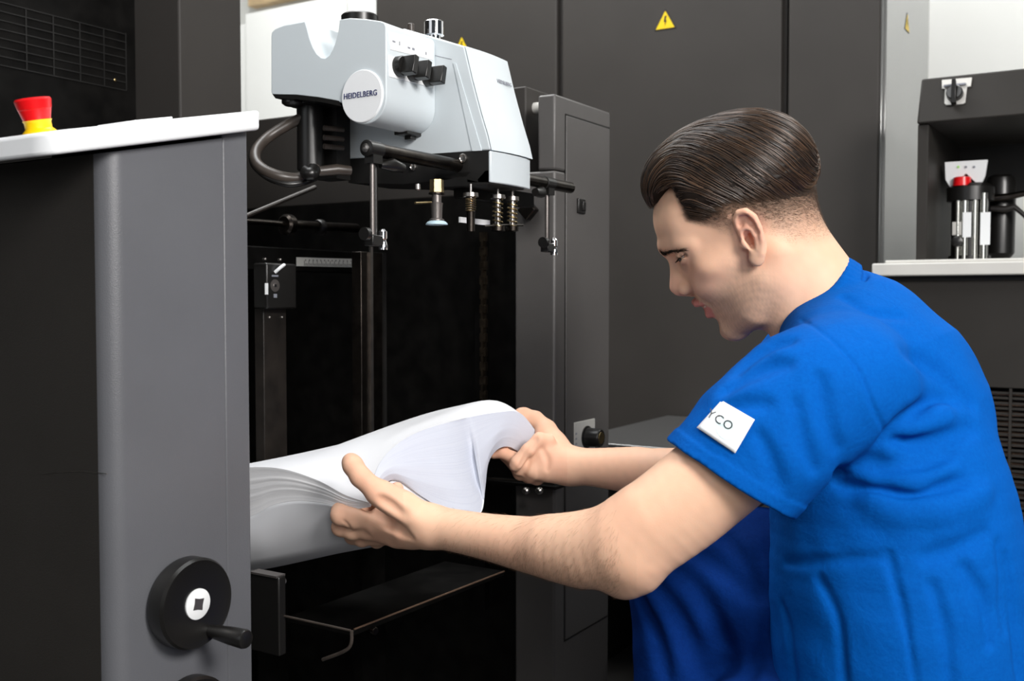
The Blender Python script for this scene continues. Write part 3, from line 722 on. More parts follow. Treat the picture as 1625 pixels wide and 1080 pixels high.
MB().lathe(Rr(503, 360), (0, 1, 0), [(0, 0.012), (0.004, 0.014), (0.012, 0.014), (0.016, 0.010)], 20).build('collar', M['black_plastic'], t)
MB().tube([Rr(380, 347), Rr(440, 322), Rr(500, 297)], 0.004, 10).build('brace', M['hose'], t)
MB().prism([Rr(625, 340), Rr(640, 330), Rr(652, 365), Rr(652, 398), Rr(628, 398)], (0.01, 0, 0)).build('worn_bracket', mat('worn_ochre_black_metal', (0.07, 0.052, 0.026, 1), 0.45, noise=0.95, nscale=35), t)

# chain along the far inner wall
t = thing('hoist_chain', 'dark hoist chain hanging along the inner far wall of the feeder', 'chain', (-0.99, 1.5, 0.9))
ch_m = mat('oily_chain_metal', (0.05, 0.038, 0.026, 1), 0.35, metal=0.8, noise=0.5, nscale=80)
cx_ = onX(769, 600, -0.99)
b = MB()
z = onX(769, 372, -0.99).z; i = 0
while z > 0.55:
    if i % 2: b.box((-0.994, cx_.y-0.006, z-0.011), (-0.990, cx_.y+0.006, z+0.004))
    else: b.box((-0.998, cx_.y-0.0035, z-0.011), (-0.986, cx_.y+0.0035, z+0.004))
    z -= 0.0125; i += 1
b.build('links', ch_m, t)
MB().box((-1.02, cx_.y+0.015, 0.3), (-1.0, cx_.y+0.03, onX(785, 372, -1.0).z)).build('chain_guide', M['grease_shade_black'], t)

# pile carriage below
t = thing('pile_carriage', 'black pile lift carriage below the paper with side bracket and diagonal edge', 'carriage', (-1.15, 1.2, 0))
zt_ = onY(420, 905, 0.955).z
MB().prism([onZ(560, 1000, zt_-0.10), onZ(800, 905, zt_-0.10), onZ(800, 905, zt_-0.10) + Vector((-0.12, 0, 0)), onZ(560, 1000, zt_-0.10) + Vector((-0.12, 0, 0))], (0, 0, -0.008)).build('platform', M['grease_shade_black'], t, bevel=0.0015)
a_, b_ = onZ(562, 998, zt_-0.0995), onZ(800, 906, zt_-0.0995)
MB().tube([a_, b_], 0.0014, 8).build('platform_edge', M['copper'], t)
MB().box((-1.45, 0.94, zt_-0.10), (onY(442, 912, 0.94).x, 0.953, zt_)).build('side_bracket', M['black_plastic'], t, bevel=0.002)
sb = bpy.data.objects['side_bracket']
MB().box((onY(398, 905, 0.94).x, 0.938, zt_-0.001), (onY(440, 908, 0.94).x, 0.954, zt_+0.0015)).build('worn_top', M['grey_metal'], sb)
MB().lathe(onY(448, 921, 0.96) , (1, -0.4, 0), [(-0.01, 0.0045), (0.003, 0.0045), (0.005, 0.0035)], 14).build('bolt', M['steel'], sb)
MB().lathe(onY(594, 1000, a_.y+0.02), (1, -0.4, 0), [(-0.004, 0.005), (0.003, 0.005), (0.004, 0.004)], 14).build('bolt', M['dark_steel'], t)
MB().tube(spline([onY(430, 965, 0.95), onY(419, 985, 0.95), onY(419, 1008, 0.95), onY(428, 1030, 0.95)]), 0.005, 12).build('curved_guard', M['dark_steel'], t)
MB().tube(spline([onY(558, 1000, 0.95), onY(553, 1028, 0.95), onY(512, 1046, 0.95)]), 0.0022, 8).build('spring_clip', M['hose'], t)
MB().tube([onY(447, 976, 0.95), onY(556, 1000, 0.95)], 0.0016, 8).build('front_edge', M['hose'], t)
t = thing('lower_guide_rail', 'dark horizontal rail with small screws inside the feeder, below the hand at the column', 'rail', (-0.95, 1.5, 0.7))
MB().box(onY(770, 765, 1.5), onY(882, 772, 1.5) + Vector((0, 0.03, 0))).build('rail_body', M['grease_shade_black'], t, bevel=0.001)
MB().tube([onY(770, 758, 1.49), onY(880, 768, 1.49)], 0.0012, 8).build('rail_edge', M['dark_steel'], t)
for px_ in (836, 857):
    MB().lathe(onY(px_, 778, 1.49), (0, -1, 0), [(0, 0.006), (0.006, 0.006), (0.008, 0.004)], 14).build('screw', M['steel'], t)
# ================================================================== implicit-surface modeller (for body and cloth)
def v3(p): return np.array(p, dtype=np.float64)
class Prim:
    def __init__(self, f, c, r): self.f = f; self.c = v3(c); self.r = r
    def low(self, q): return np.linalg.norm(self.c - q) - self.r
    def ev(self, p, q, cut): return self.f(p)
def cap(a, b, ra, rb=None):
    a = v3(a); b = v3(b); rb = ra if rb is None else rb; ab = b - a; L2 = max(float(ab @ ab), 1e-12)
    def f(p):
        pa = p - a; t = np.clip((pa @ ab) / L2, 0, 1)
        d = pa - t[:, None] * ab
        return np.sqrt(np.einsum('ij,ij->i', d, d)) - (ra + (rb - ra) * t)
    return Prim(f, (a + b) / 2, np.sqrt(L2) / 2 + max(ra, rb))
def ball(c, r): return cap(c, c, r)
def ell(c, rad, axes=None):
    c = v3(c); rad = v3(rad); A = np.eye(3) if axes is None else np.array([v3(a) for a in axes])
    def f(p):
        q = (p - c) @ A.T; u = q / rad; k0 = np.sqrt((u * u).sum(1)) + 1e-9; w_ = u / rad; k1 = np.sqrt((w_ * w_).sum(1)) + 1e-9
        return k0 * (k0 - 1) / k1
    return Prim(f, c, float(rad.max()))
def plane_cut(pt, n):
    pt = v3(pt); n = v3(n) / np.linalg.norm(v3(n))
    return Prim(lambda p: (p - pt) @ n, pt, 1e9)
class Group:
    """ops: list of (kind, child, k); kind 'u' smooth union, 's' smooth subtraction, 'i' intersection"""
    def __init__(self, ops=()): self.ops = list(ops)
    def u(self, ch, k=0.01): self.ops.append(('u', ch, k)); return self
    def s(self, ch, k=0.004): self.ops.append(('s', ch, k)); return self
    def i(self, ch, k=0.0): self.ops.append(('i', ch, k)); return self
    def chain(self, pts, k=0.01, k0=None):
        g = Group()
        for (a, ra), (b, rb) in zip(pts, pts[1:]): g.u(cap(a, b, ra, rb), 0.0)
        self.u(g, k); return self
    def schain(self, pts, k=0.01, n=5):
        p = np.array([list(a) + [r] for a, r in pts], dtype=np.float64); out = []
        for i in range(len(p) - 1):
            p0, p1, p2, p3 = p[max(i-1, 0)], p[i], p[i+1], p[min(i+2, len(p)-1)]
            for j in range(n):
                u = j / n; out.append(0.5*((2*p1) + (p2-p0)*u + (2*p0-5*p1+4*p2-p3)*u*u + (3*p1-p0-3*p2+p3)*u**3))
        out.append(p[-1])
        return self.chain([(q[:3], q[3]) for q in out], k)
    def low(self, q): return min([c.low(q) - k for kind, c, k in self.ops if kind == 'u'] + [1e9])
    def ev(self, p, q, cut):
        d = None
        for kind, c, k in self.ops:
            if kind != 'i' and c.low(q) - k > cut: continue
            if kind != 'u' and d is None: continue
            e = c.ev(p, q, cut + k)
            if e is None: continue
            if kind == 'u':
                if d is None: d = e
                elif k <= 0: d = np.minimum(d, e)
                else:
                    h = np.clip(k - np.abs(d - e), 0, None) / k; d = np.minimum(d, e) - h * h * k * 0.25
            elif kind == 's':
                e = -e
                if k <= 0: d = np.maximum(d, e)
                else:
                    h = np.clip(k - np.abs(d - e), 0, None) / k; d = np.maximum(d, e) + h * h * k * 0.25
            else:
                if k <= 0: d = np.maximum(d, e)
                else:
                    h = np.clip(k - np.abs(d - e), 0, None) / k; d = np.maximum(d, e) + h * h * k * 0.25
        return d
    def __call__(self, p):
        p = np.atleast_2d(v3(p)); out = np.full(len(p), 1.0)
        # cull per chunk of nearby points
        for i in range(0, len(p), 4000):
            s = p[i:i+4000]; q = s.mean(0); R = np.sqrt(((s - q) ** 2).sum(1).max())
            d = self.ev(s, q, R + 0.08)
            if d is not None: out[i:i+4000] = d
        return out

def mesh_sdf(g, lo, hi, h, disp=None, B=20):
    """surface nets over sparse blocks"""
    _T0 = time.time()
    lo = v3(lo); hi = v3(hi); nb = np.ceil((hi - lo) / (h * B)).astype(int)
    NX, NY, NZ = nb * B + 2
    ar = np.arange(B + 1)
    I, J, K = [x.ravel() for x in np.meshgrid(ar, ar, ar, indexing='ij')]
    ijk = np.stack([I, J, K], 1)
    rad = h * B * math.sqrt(3) / 2
    cells = []; verts = []; edges = []; NEV = [0, 0]
    corners = [(i, j, k) for i in (0, 1) for j in (0, 1) for k in (0, 1)]
    ce = [(a, b) for a in range(8) for b in range(a+1, 8) if sum(abs(corners[a][t] - corners[b][t]) for t in range(3)) == 1]
    for bx in range(nb[0]):
        for by in range(nb[1]):
            for bz in range(nb[2]):
                o = np.array([bx, by, bz]) * B; q = lo + (o + B / 2) * h
                if g.low(q) > rad: continue
                dc = g.ev(q[None, :], q, rad * 1.2 + 0.02)
                NEV[0] += 1
                if dc is None or abs(dc[0]) > rad * 1.7 + 0.012: continue
                p = lo + (ijk + o) * h
                d = g.ev(p, q, rad + 0.038)
                if d is None: continue
                NEV[1] += 1
                if disp is not None: d = d + disp(p)
                if d.min() > 0 or d.max() < 0: continue
                D = d.reshape(B+1, B+1, B+1)
                cv = np.stack([D[i:i+B, j:j+B, k:k+B] for i, j, k in corners], -1).reshape(-1, 8)
                neg = cv < 0; act = neg.any(1) & ~neg.all(1)
                if not act.any(): continue
                ci = np.nonzero(act)[0]; cvv = cv[ci]
                acc = np.zeros((len(ci), 3)); cnt = np.zeros(len(ci))
                for a, b in ce:
                    da = cvv[:, a]; db = cvv[:, b]; m = (da < 0) != (db < 0)
                    t = np.where(m, da / np.where(m, da - db, 1), 0)
                    pa = np.array(corners[a]); pb = np.array(corners[b])
                    acc += np.where(m[:, None], pa + t[:, None] * (pb - pa), 0); cnt += m
                base = np.stack(np.unravel_index(ci, (B, B, B)), 1) + o
                verts.append(lo + (base + acc / cnt[:, None]) * h)
                cells.append((base[:, 0] * NY + base[:, 1]) * NZ + base[:, 2])
                for ax in range(3):
                    sl0 = [slice(0, B)] * 3; sl1 = [slice(0, B)] * 3; sl1[ax] = slice(1, B+1)
                    A_ = D[tuple(sl0)]; B_ = D[tuple(sl1)]
                    m = (A_ < 0) != (B_ < 0)
                    e = np.argwhere(m)
                    if len(e): edges.append(np.concatenate([e + o, np.full((len(e), 1), ax), (A_[m] < 0).astype(int)[:, None]], 1))
    cells = np.concatenate(cells); verts = np.concatenate(verts); edges = np.concatenate(edges)
    order = np.argsort(cells); cells = cells[order]; verts = verts[order]
    st = np.array([NY * NZ, NZ, 1])
    faces = []
    for ax in range(3):
        e = edges[edges[:, 3] == ax]; b1, b2 = (ax + 1) % 3, (ax + 2) % 3
        c0 = e[:, :3] @ st
        q = np.stack([c0 - st[b1] - st[b2], c0 - st[b2], c0, c0 - st[b1]], 1)
        idx = np.searchsorted(cells, q); idx = np.clip(idx, 0, len(cells) - 1)
        ok = (cells[idx] == q).all(1)
        f = idx[ok]; inside = e[ok, 4] == 1
        f[~inside] = f[~inside][:, ::-1]
        faces.append(f)
    faces = np.concatenate(faces)
    return verts, faces

def np_mesh(name, verts, faces, smooth_iter=1):
    # light Laplacian smoothing on the quad mesh
    if smooth_iter:
        e = np.concatenate([faces[:, [0, 1]], faces[:, [1, 2]], faces[:, [2, 3]], faces[:, [3, 0]]])
        for _ in range(smooth_iter):
            acc = np.zeros_like(verts); cnt = np.zeros(len(verts))
            for a, b in ((0, 1), (1, 0)):
                np.add.at(acc, e[:, a], verts[e[:, b]]); np.add.at(cnt, e[:, a], 1)
            verts = verts * 0.5 + 0.5 * acc / np.maximum(cnt, 1)[:, None]
    me = bpy.data.meshes.new(name)
    me.vertices.add(len(verts)); me.vertices.foreach_set('co', verts.astype(np.float32).ravel())
    me.loops.add(faces.size); me.loops.foreach_set('vertex_index', faces.astype(np.int32).ravel())
    me.polygons.add(len(faces)); me.polygons.foreach_set('loop_start', np.arange(0, faces.size, 4, dtype=np.int32))
    me.update(calc_edges=True); me.validate()
    me.shade_smooth()
    return me
def mesh_co(me):
    a = np.empty(len(me.vertices) * 3, np.float32); me.vertices.foreach_get('co', a); return a.reshape(-1, 3).astype(np.float64)
def mesh_no(me):
    a = np.empty(len(me.vertices) * 3, np.float32); me.vertices.foreach_get('normal', a); return a.reshape(-1, 3).astype(np.float64)
def set_color(me, name, rgb):
    at = me.color_attributes.new(name, 'FLOAT_COLOR', 'POINT')
    c = np.ones((len(rgb), 4), np.float32); c[:, :3] = rgb
    at.data.foreach_set('color', c.ravel())
def to_pixel(p):
    """project world points into the 1625 x 1080 frame (used to check fits)"""
    q = np.atleast_2d(v3(p)) - v3(CAM_C)
    d = q @ v3(CAM_F)
    return np.stack([812.5 + F_PX * (q @ v3(CAM_R)) / d, 540 - F_PX * (q @ v3(CAM_U)) / d, d], 1)
def march_many(g, pix, d0, d1, steps=90):
    """first point of a surface along each line of sight; NaN where it is missed"""
    pix = np.atleast_2d(np.asarray(pix, dtype=np.float64))
    dirs = np.stack([v3(CAM_F) + v3(CAM_R) * ((x - 812.5) / F_PX) + v3(CAM_U) * ((540.0 - y) / F_PX) for x, y in pix])
    c = v3(CAM_C); t = np.full(len(pix), float(d0)); hit = np.zeros(len(pix), bool); dead = np.zeros(len(pix), bool)
    for _ in range(steps):
        act = np.nonzero(~hit & ~dead)[0]
        if not len(act): break
        e = g(c + dirs[act] * t[act, None])
        hit[act[e < 0.0003]] = True
        go = act[e >= 0.0003]; t[go] += np.clip(e[e >= 0.0003], 0.0004, 0.03) * 0.75
        dead[go[t[go] > d1]] = True
    out = c + dirs * t[:, None]; out[~hit] = np.nan
    return out
def march(g, px, py, d0, d1):
    h = march_many(g, [(px, py)], d0, d1)[0]
    return None if np.isnan(h[0]) else h
def grad(g, p, e=0.002):
    p = v3(p); n = np.array([float(g(p + d)[0] - g(p - d)[0]) for d in (np.eye(3) * e)]); return n / (np.linalg.norm(n) + 1e-9)
# ================================================================== the man : head frame
HD = 1.27
HO = v3(P(1187, 380, HD))
_v = v3(ray(1187, 380)); _v /= np.linalg.norm(_v)
_l = -(v3(CAM_R) - _v * (v3(CAM_R) @ _v)); _l /= np.linalg.norm(_l)
_u = np.cross(_v, _l); _u = _u if _u @ v3(CAM_U) > 0 else -_u
TH = math.radians(28.0); DL = math.radians(5.0)
_f0 = math.cos(TH) * _l - math.sin(TH) * _u
HU = math.cos(TH) * _u + math.sin(TH) * _l
HF = _f0 * math.cos(DL) + _v * math.sin(DL)
HL = -_v * math.cos(DL) + _f0 * math.sin(DL)
def H(a, b, l=0.0): return HO + HF * a + HU * b + HL * l
def to_head(p): q = np.atleast_2d(p) - HO; return np.stack([q @ HF, q @ HU, q @ HL], 1)
HAX = (HF, HU, HL)
def hell(c, r): return ell(H(*c), r, HAX)
def hcap(a, b, ra, rb=None): return cap(H(*a), H(*b), ra, rb)
def hchain(pts): return [(H(*p[:3]), p[3]) for p in pts]
def both(fn):
    for s in (1, -1): fn(s)

head = Group()
head.u(hell((-0.006, 0.045, 0), (0.093, 0.080, 0.0745)), 0)
head.u(hell((0.034, 0.056, 0), (0.056, 0.047, 0.060)), 0.03)
head.u(hell((0.018, -0.020, 0), (0.060, 0.072, 0.062)), 0.03)
head.u(hell((0.050, 0.0, 0), (0.036, 0.050, 0.030)), 0.02)
head.u(hell((0.018, -0.052, 0), (0.050, 0.046, 0.052)), 0.02)
both(lambda s: head.chain(hchain([(0.000, -0.052, 0.050*s, 0.016), (0.030, -0.079, 0.036*s, 0.0165), (0.060, -0.086, 0.010*s, 0.0155)]), 0.022))
head.u(hcap((0.0645, -0.0865, -0.008), (0.0645, -0.0865, 0.008), 0.0145), 0.012)
head.u(hell((0.053, -0.044, 0), (0.034, 0.030, 0.033)), 0.015)
both(lambda s: head.u(hell((0.042, -0.008, 0.046*s), (0.023, 0.016, 0.0200)), 0.02))     # cheekbone
both(lambda s: head.u(hell((0.058, -0.026, 0.032*s), (0.022, 0.018, 0.019)), 0.016))     # cheek lifted by the smile
both(lambda s: head.chain(hchain([(0.091, 0.0380, 0.004*s, 0.0085), (0.0850, 0.0365, 0.022*s, 0.0080), (0.0700, 0.0320, 0.0400*s, 0.0070), (0.0540, 0.0260, 0.0520*s, 0.0070)]), 0.014))
both(lambda s: head.s(hell((0.0960, 0.0185, 0.0385*s), (0.0250, 0.0105, 0.0240)), 0.009))    # eye socket
head.chain(hchain([(0.088, 0.025, 0, 0.0065), (0.0970, 0.004, 0, 0.0072), (0.1040, -0.0115, 0, 0.0086)]), 0.010)
head.u(hell((0.095, -0.013, 0), (0.012, 0.012, 0.0115)), 0.008)
both(lambda s: head.u(hell((0.0925, -0.0185, 0.0118*s), (0.0098, 0.0080, 0.0068)), 0.005))
head.u(hcap((0.1035, -0.0185, 0), (0.091, -0.0265, 0), 0.0045, 0.005), 0.005)
both(lambda s: head.s(hcap((0.1000, -0.0255, 0.0065*s), (0.0935, -0.0245, 0.0078*s), 0.0032, 0.0036), 0.002))
both(lambda s: head.s(Group().chain(hchain([(0.091, -0.012, 0.0205*s, 0.0015), (0.088, -0.024, 0.0225*s, 0.002), (0.080, -0.036, 0.0300*s, 0.002), (0.0735, -0.048, 0.0325*s, 0.001)]), 0), 0.0065))
head.chain(hchain([(0.0765, -0.0455, -0.0245, 0.0022), (0.0895, -0.0415, -0.012, 0.0044), (0.0925, -0.0390, 0, 0.0044), (0.0895, -0.0415, 0.012, 0.0044), (0.0765, -0.0455, 0.0245, 0.0022)]), 0.004)
head.chain(hchain([(0.0745, -0.0505, -0.0225, 0.0025), (0.0810, -0.0600, -0.011, 0.0060), (0.0828, -0.0620, 0, 0.0064), (0.0810, -0.0600, 0.011, 0.0060), (0.0745, -0.0505, 0.0225, 0.0025)]), 0.005)
head.s(Group().chain(hchain([(0.0790, -0.0478, -0.0262, 0.0012), (0.0890, -0.0505, -0.012, 0.0036), (0.0915, -0.0510, 0, 0.0040), (0.0890, -0.0505, 0.012, 0.0036), (0.0790, -0.0478, 0.0262, 0.0012)]), 0), 0.0015)
both(lambda s: head.s(hell((0.088, -0.0755, 0.0), (0.008, 0.006, 0.018)), 0.012) if s > 0 else None)
# eyeballs with closed-down lids
both(lambda s: head.u(hell((0.0690, 0.0195, 0.0325*s), (0.0135, 0.0130, 0.0165)), 0.004))
both(lambda s: head.s(Group().chain(hchain([(0.0805, 0.0150, 0.0185*s, 0.0014), (0.0828, 0.0152, 0.0290*s, 0.0024), (0.0780, 0.0167, 0.0410*s, 0.0024), (0.0690, 0.0180, 0.0485*s, 0.0014)]), 0), 0.0012))
both(lambda s: head.u(Group().chain(hchain([(0.0815, 0.0190, 0.0195*s, 0.0014), (0.0832, 0.0195, 0.0290*s, 0.0018), (0.0785, 0.0210, 0.0410*s, 0.0018), (0.0680, 0.0210, 0.0500*s, 0.0014)]), 0), 0.002))
both(lambda s: head.u(Group().chain(hchain([(0.0805, 0.0110, 0.0200*s, 0.0012), (0.0812, 0.0105, 0.0290*s, 0.0014), (0.0765, 0.0120, 0.0410*s, 0.0014)]), 0), 0.003))
# temple hollow
both(lambda s: head.s(hell((0.050, 0.030, 0.084*s), (0.03, 0.03, 0.016)), 0.025))
# neck
neck_top = P(1232, 405, 1.27); neck_low = P(1312, 505, 1.27)
head.u(cap(neck_top, neck_low, 0.055, 0.058), 0.028)
head.u(cap(H(-0.030, -0.005, 0), v3(P(1318, 505, 1.27)), 0.050, 0.050), 0.03)
both(lambda s: head.u(cap(H(-0.030, -0.030, 0.052*s), v3(P(1243, 528, 1.27)) + HL*0.02*s, 0.012, 0.011), 0.02))
head.u(ball(P(1229, 500, 1.272), 0.012), 0.02)
# ears
def ear(s):
    e = Group()
    L = lambda a: 0.0715 + 0.42 * max(0.0, 0.004 - a)
    q = lambda a, b, dl=0.0: (a, b, (L(a) + dl) * s)
    e.u(hell(q(-0.013, 0.004, -0.002), (0.0135, 0.029, 0.0055)), 0)
    e.chain([(H(*q(a, b, dl)), r) for a, b, dl, r in ((-0.0030, 0.005, -0.003, 0.003), (-0.0030, 0.016, -0.001, 0.0036), (-0.0050, 0.0265, 0.0015, 0.004), (-0.0115, 0.0322, 0.003, 0.0042), (-0.0195, 0.0300, 0.003, 0.0042), (-0.0250, 0.020, 0.0025, 0.004), (-0.0245, 0.006, 0.002, 0.0038), (-0.021, -0.008, 0.001, 0.0036), (-0.0135, -0.020, 0.0, 0.004))], 0.003)
    e.u(hell(q(-0.0055, -0.0235, 0.0), (0.0088, 0.0100, 0.0048)), 0.006)
    e.s(hell(q(-0.0085, -0.001, 0.0070), (0.0080, 0.0135, 0.0115)), 0.0015)
    e.s(Group().chain([(H(*q(a, b, 0.0058)), r) for a, b, r in ((-0.0070, 0.019, 0.0042), (-0.0105, 0.0240, 0.0042), (-0.0165, 0.0230, 0.0040), (-0.0197, 0.014, 0.0034), (-0.0195, 0.002, 0.0030))], 0), 0.002)
    e.chain([(H(*q(a, b, 0.0015)), r) for a, b, r in ((-0.0060, 0.0125, 0.002), (-0.0120, 0.0135, 0.0026), (-0.0160, 0.008, 0.0028), (-0.0160, -0.004, 0.0030), (-0.0120, -0.014, 0.0034))], 0.003)
    e.u(hell(q(-0.0005, -0.003, 0.0020), (0.0038, 0.006, 0.004)), 0.003)
    e.u(hell(q(-0.007, -0.0165, 0.001), (0.0045, 0.0035, 0.0035)), 0.003)
    e.s(ball(H(-0.0045, -0.001, 0.0715*s), 0.0045), 0.0015)
    e.s(hell((-0.016, 0.0, 0.068*s), (0.010, 0.024, 0.006)), 0.002)   # hollow behind the ear
    head.u(e, 0.004)
both(ear)

# ------------------------------------------------------------------ arms and hands
body = Group()
body.u(head, 0)
# chest (under the shirt)
body.u(cap(P(1375, 640, 1.21), P(1420, 960, 1.22), 0.075, 0.09), 0.03)
body.u(cap(P(1375, 640, 1.31), P(1420, 960, 1.31), 0.075, 0.09), 0.03)
body.u(cap(P(1325, 540, 1.27), P(1375, 640, 1.26), 0.05, 0.075), 0.03)
body.u(cap(P(1340, 560, 1.22), P(1335, 610, 1.12), 0.05, 0.05), 0.03)
body.u(cap(P(1320, 560, 1.32), P(1290, 585, 1.41), 0.05, 0.05), 0.03)
# left arm
arm = Group()
arm.schain([(P(1335, 608, 1.115), 0.050), (P(1204, 704, 1.105), 0.0495), (P(1132, 763, 1.11), 0.0495), (P(1078, 810, 1.115), 0.0478), (P(1002, 872, 1.12), 0.0420)], 0)
arm.schain([(P(998, 873, 1.12), 0.0415), (P(930, 877, 1.14), 0.0365), (P(850, 864, 1.175), 0.0298), (P(765, 849, 1.215), 0.0228), (P(695, 836, 1.247), 0.0205)], 0.012)
arm.schain([(P(930, 884, 1.16), 0.030), (P(850, 868, 1.195), 0.0275), (P(765, 850, 1.232), 0.0222), (P(690, 836, 1.262), 0.0205), (P(655, 832, 1.275), 0.022)], 0.02)
arm.u(cap(P(1006, 905, 1.125), P(992, 917, 1.125), 0.024, 0.0205), 0.02)
arm.u(cap(P(1112, 765, 1.10), P(1030, 815, 1.10), 0.039, 0.036), 0.02)     # biceps
arm.u(cap(P(975, 850, 1.11), P(880, 858, 1.155), 0.030, 0.018), 0.035)      # forearm muscle
body.u(arm, 0.02)
def finger(g, pts, k=0.006, kin=0.004):
    f = Group()
    for (a, ra), (b, rb) in zip(pts, pts[1:]): f.u(cap(a, b, ra, rb), kin)
    g.u(f, k)
# left hand
lh = Group()
lh.chain([(P(680, 836, 1.252), 0.021), (P(640, 828, 1.262), 0.021), (P(600, 826, 1.283), 0.016)], 0)
lh.chain([(P(672, 842, 1.262), 0.020), (P(630, 843, 1.285), 0.020), (P(590, 838, 1.300), 0.014)], 0.012)
lh.chain([(P(660, 840, 1.280), 0.020), (P(625, 846, 1.312), 0.0165), (P(598, 846, 1.325), 0.0125)], 0.012)
lh.chain([(P(668, 822, 1.250), 0.0195), (P(642, 803, 1.245), 0.0175), (P(610, 786, 1.240), 0.0150)], 0.014)   # thenar mass
finger(lh, [(P(640, 806, 1.247), 0.0165), (P(598, 779, 1.238), 0.0135), (P(572, 756, 1.236), 0.0122), (P(560, 738, 1.241), 0.0120), (P(557, 733, 1.246), 0.0112)], 0.010)   # thumb
finger(lh, [(P(592, 822, 1.285), 0.0135), (P(562, 822, 1.290), 0.0128), (P(541, 817, 1.292), 0.0125), (P(540, 811, 1.303), 0.0110), (P(566, 797, 1.330), 0.0092), (P(588, 789, 1.345), 0.0085)], 0.008)   # index
finger(lh, [(P(588, 838, 1.300), 0.0130), (P(560, 841, 1.308), 0.0118), (P(541, 836, 1.314), 0.0115), (P(546, 822, 1.342), 0.0100), (P(592, 797, 1.350), 0.0090), (P(624, 779, 1.326), 0.0088), (P(630, 775, 1.322), 0.0085)], 0.008)   # middle, tip shows on the far side
finger(lh, [(P(597, 848, 1.322), 0.0120), (P(575, 853, 1.332), 0.0112), (P(560, 850, 1.345), 0.0105), (P(572, 836, 1.372), 0.0095), (P(608, 815, 1.39), 0.0085)], 0.008)
finger(lh, [(P(612, 850, 1.335), 0.0110), (P(598, 857, 1.352), 0.0098), (P(588, 853, 1.368), 0.0092), (P(605, 842, 1.39), 0.0082), (P(628, 828, 1.40), 0.0075)], 0.008)
# tendon to the thumb, hollow beside it
lh.u(Group().chain([(P(596, 783, 1.232), 0.006), (P(630, 806, 1.232), 0.0045), (P(662, 826, 1.236), 0.004)], 0), 0.012)
lh.s(Group().chain([(P(612, 800, 1.218), 0.003), (P(628, 812, 1.218), 0.0035), (P(640, 818, 1.222), 0.0025)], 0), 0.012)
lh.s(Group().chain([(P(566, 800, 1.262), 0.006), (P(590, 805, 1.252), 0.005), (P(615, 822, 1.250), 0.003)], 0), 0.012)
body.u(lh, 0.014)
# right arm
ra = Group()
ra.chain([(P(1290, 585, 1.41), 0.050), (P(1215, 700, 1.40), 0.043), (P(1185, 757, 1.39), 0.040)], 0)
ra.schain([(P(1185, 757, 1.39), 0.039), (P(1105, 752, 1.425), 0.036), (P(1010, 746, 1.46), 0.0305), (P(940, 741, 1.485), 0.0235), (P(905, 739, 1.498), 0.0225)], 0.01)
ra.chain([(P(1010, 746, 1.48), 0.029), (P(940, 741, 1.502), 0.0235), (P(900, 739, 1.515), 0.0225)], 0.02)
body.u(ra, 0.02)
rh = Group()
rh.chain([(P(908, 740, 1.50), 0.022), (P(880, 733, 1.503), 0.025), (P(865, 722, 1.505), 0.022)], 0)
rh.chain([(P(900, 742, 1.505), 0.021), (P(868, 744, 1.500), 0.0185), (P(850, 746, 1.497), 0.0145)], 0.012)
rh.chain([(P(900, 735, 1.515), 0.021), (P(878, 706, 1.530), 0.0205), (P(866, 690, 1.540), 0.015)], 0.014)
finger(rh, [(P(885, 712, 1.535), 0.0165), (P(868, 680, 1.548), 0.0130), (P(850, 664, 1.555), 0.0112), (P(832, 657, 1.560), 0.0098), (P(826, 656, 1.561), 0.0090)], 0.012)  # thumb over the top
finger(rh, [(P(868, 700, 1.500), 0.0125), (P(856, 697, 1.492), 0.0100), (P(838, 714, 1.487), 0.0094), (P(821, 733, 1.486), 0.0096), (P(817, 738, 1.488), 0.0085)], 0.006)  # little finger
finger(rh, [(P(862, 726, 1.500), 0.0130), (P(838, 742, 1.497), 0.0115), (P(824, 742, 1.500), 0.0105), (P(815, 727, 1.510), 0.0092), (P(797, 717, 1.515), 0.0088), (P(784, 719, 1.518), 0.0082)], 0.006)  # ring finger, tip under the curl
finger(rh, [(P(862, 735, 1.505), 0.0135), (P(842, 753, 1.508), 0.0115), (P(826, 750, 1.518), 0.0105), (P(815, 735, 1.535), 0.0092), (P(800, 722, 1.545), 0.0085)], 0.008)
finger(rh, [(P(868, 742, 1.510), 0.0135), (P(852, 757, 1.520), 0.0110), (P(838, 755, 1.535), 0.0100), (P(824, 738, 1.555), 0.0090)], 0.008)
body.u(rh, 0.012)
# creases of the hands, traced and laid on the skin
base_body = Group(body.ops)
def crease(pts, r_, k, d0=1.0):
    q = [h for h in march_many(base_body, [(v.x, v.y) for v in spline([Vector((x, y, 0)) for x, y in pts], 5)], d0, 1.7) if not np.isnan(h[0])]
    if len(q) > 2:
        m = len(q); body.s(Group().chain([(p, max(0.0003, r_ * math.sin(math.pi * (i + 0.5) / m) ** 0.6)) for i, p in enumerate(q)], 0), k)
for pts_, r_, k_ in (([(604, 790), (620, 801), (634, 812)], 0.0036, 0.008), ([(569, 797), (590, 807), (612, 823), (640, 842)], 0.0042, 0.012),
                     ([(615, 836), (632, 845), (650, 852)], 0.0026, 0.010), ([(545, 826), (551, 832), (556, 840)], 0.0012, 0.004),
                     ([(851, 697), (838, 718), (827, 738)], 0.0026, 0.006), ([(840, 724), (836, 740), (831, 754)], 0.0022, 0.006), ([(834, 737), (827, 748), (820, 753)], 0.0018, 0.005),
                     ([(862, 714), (868, 728), (868, 744)], 0.0020, 0.008)):
    crease(pts_, r_, k_)
BODY_H = 0.0015
bv, bf = mesh_sdf(body, (-0.96, 0.80, 0.40), (-0.05, 1.72, 1.15), BODY_H)
body_me = np_mesh('person', bv, bf, 1)
print('BODY', len(bv), 'verts')
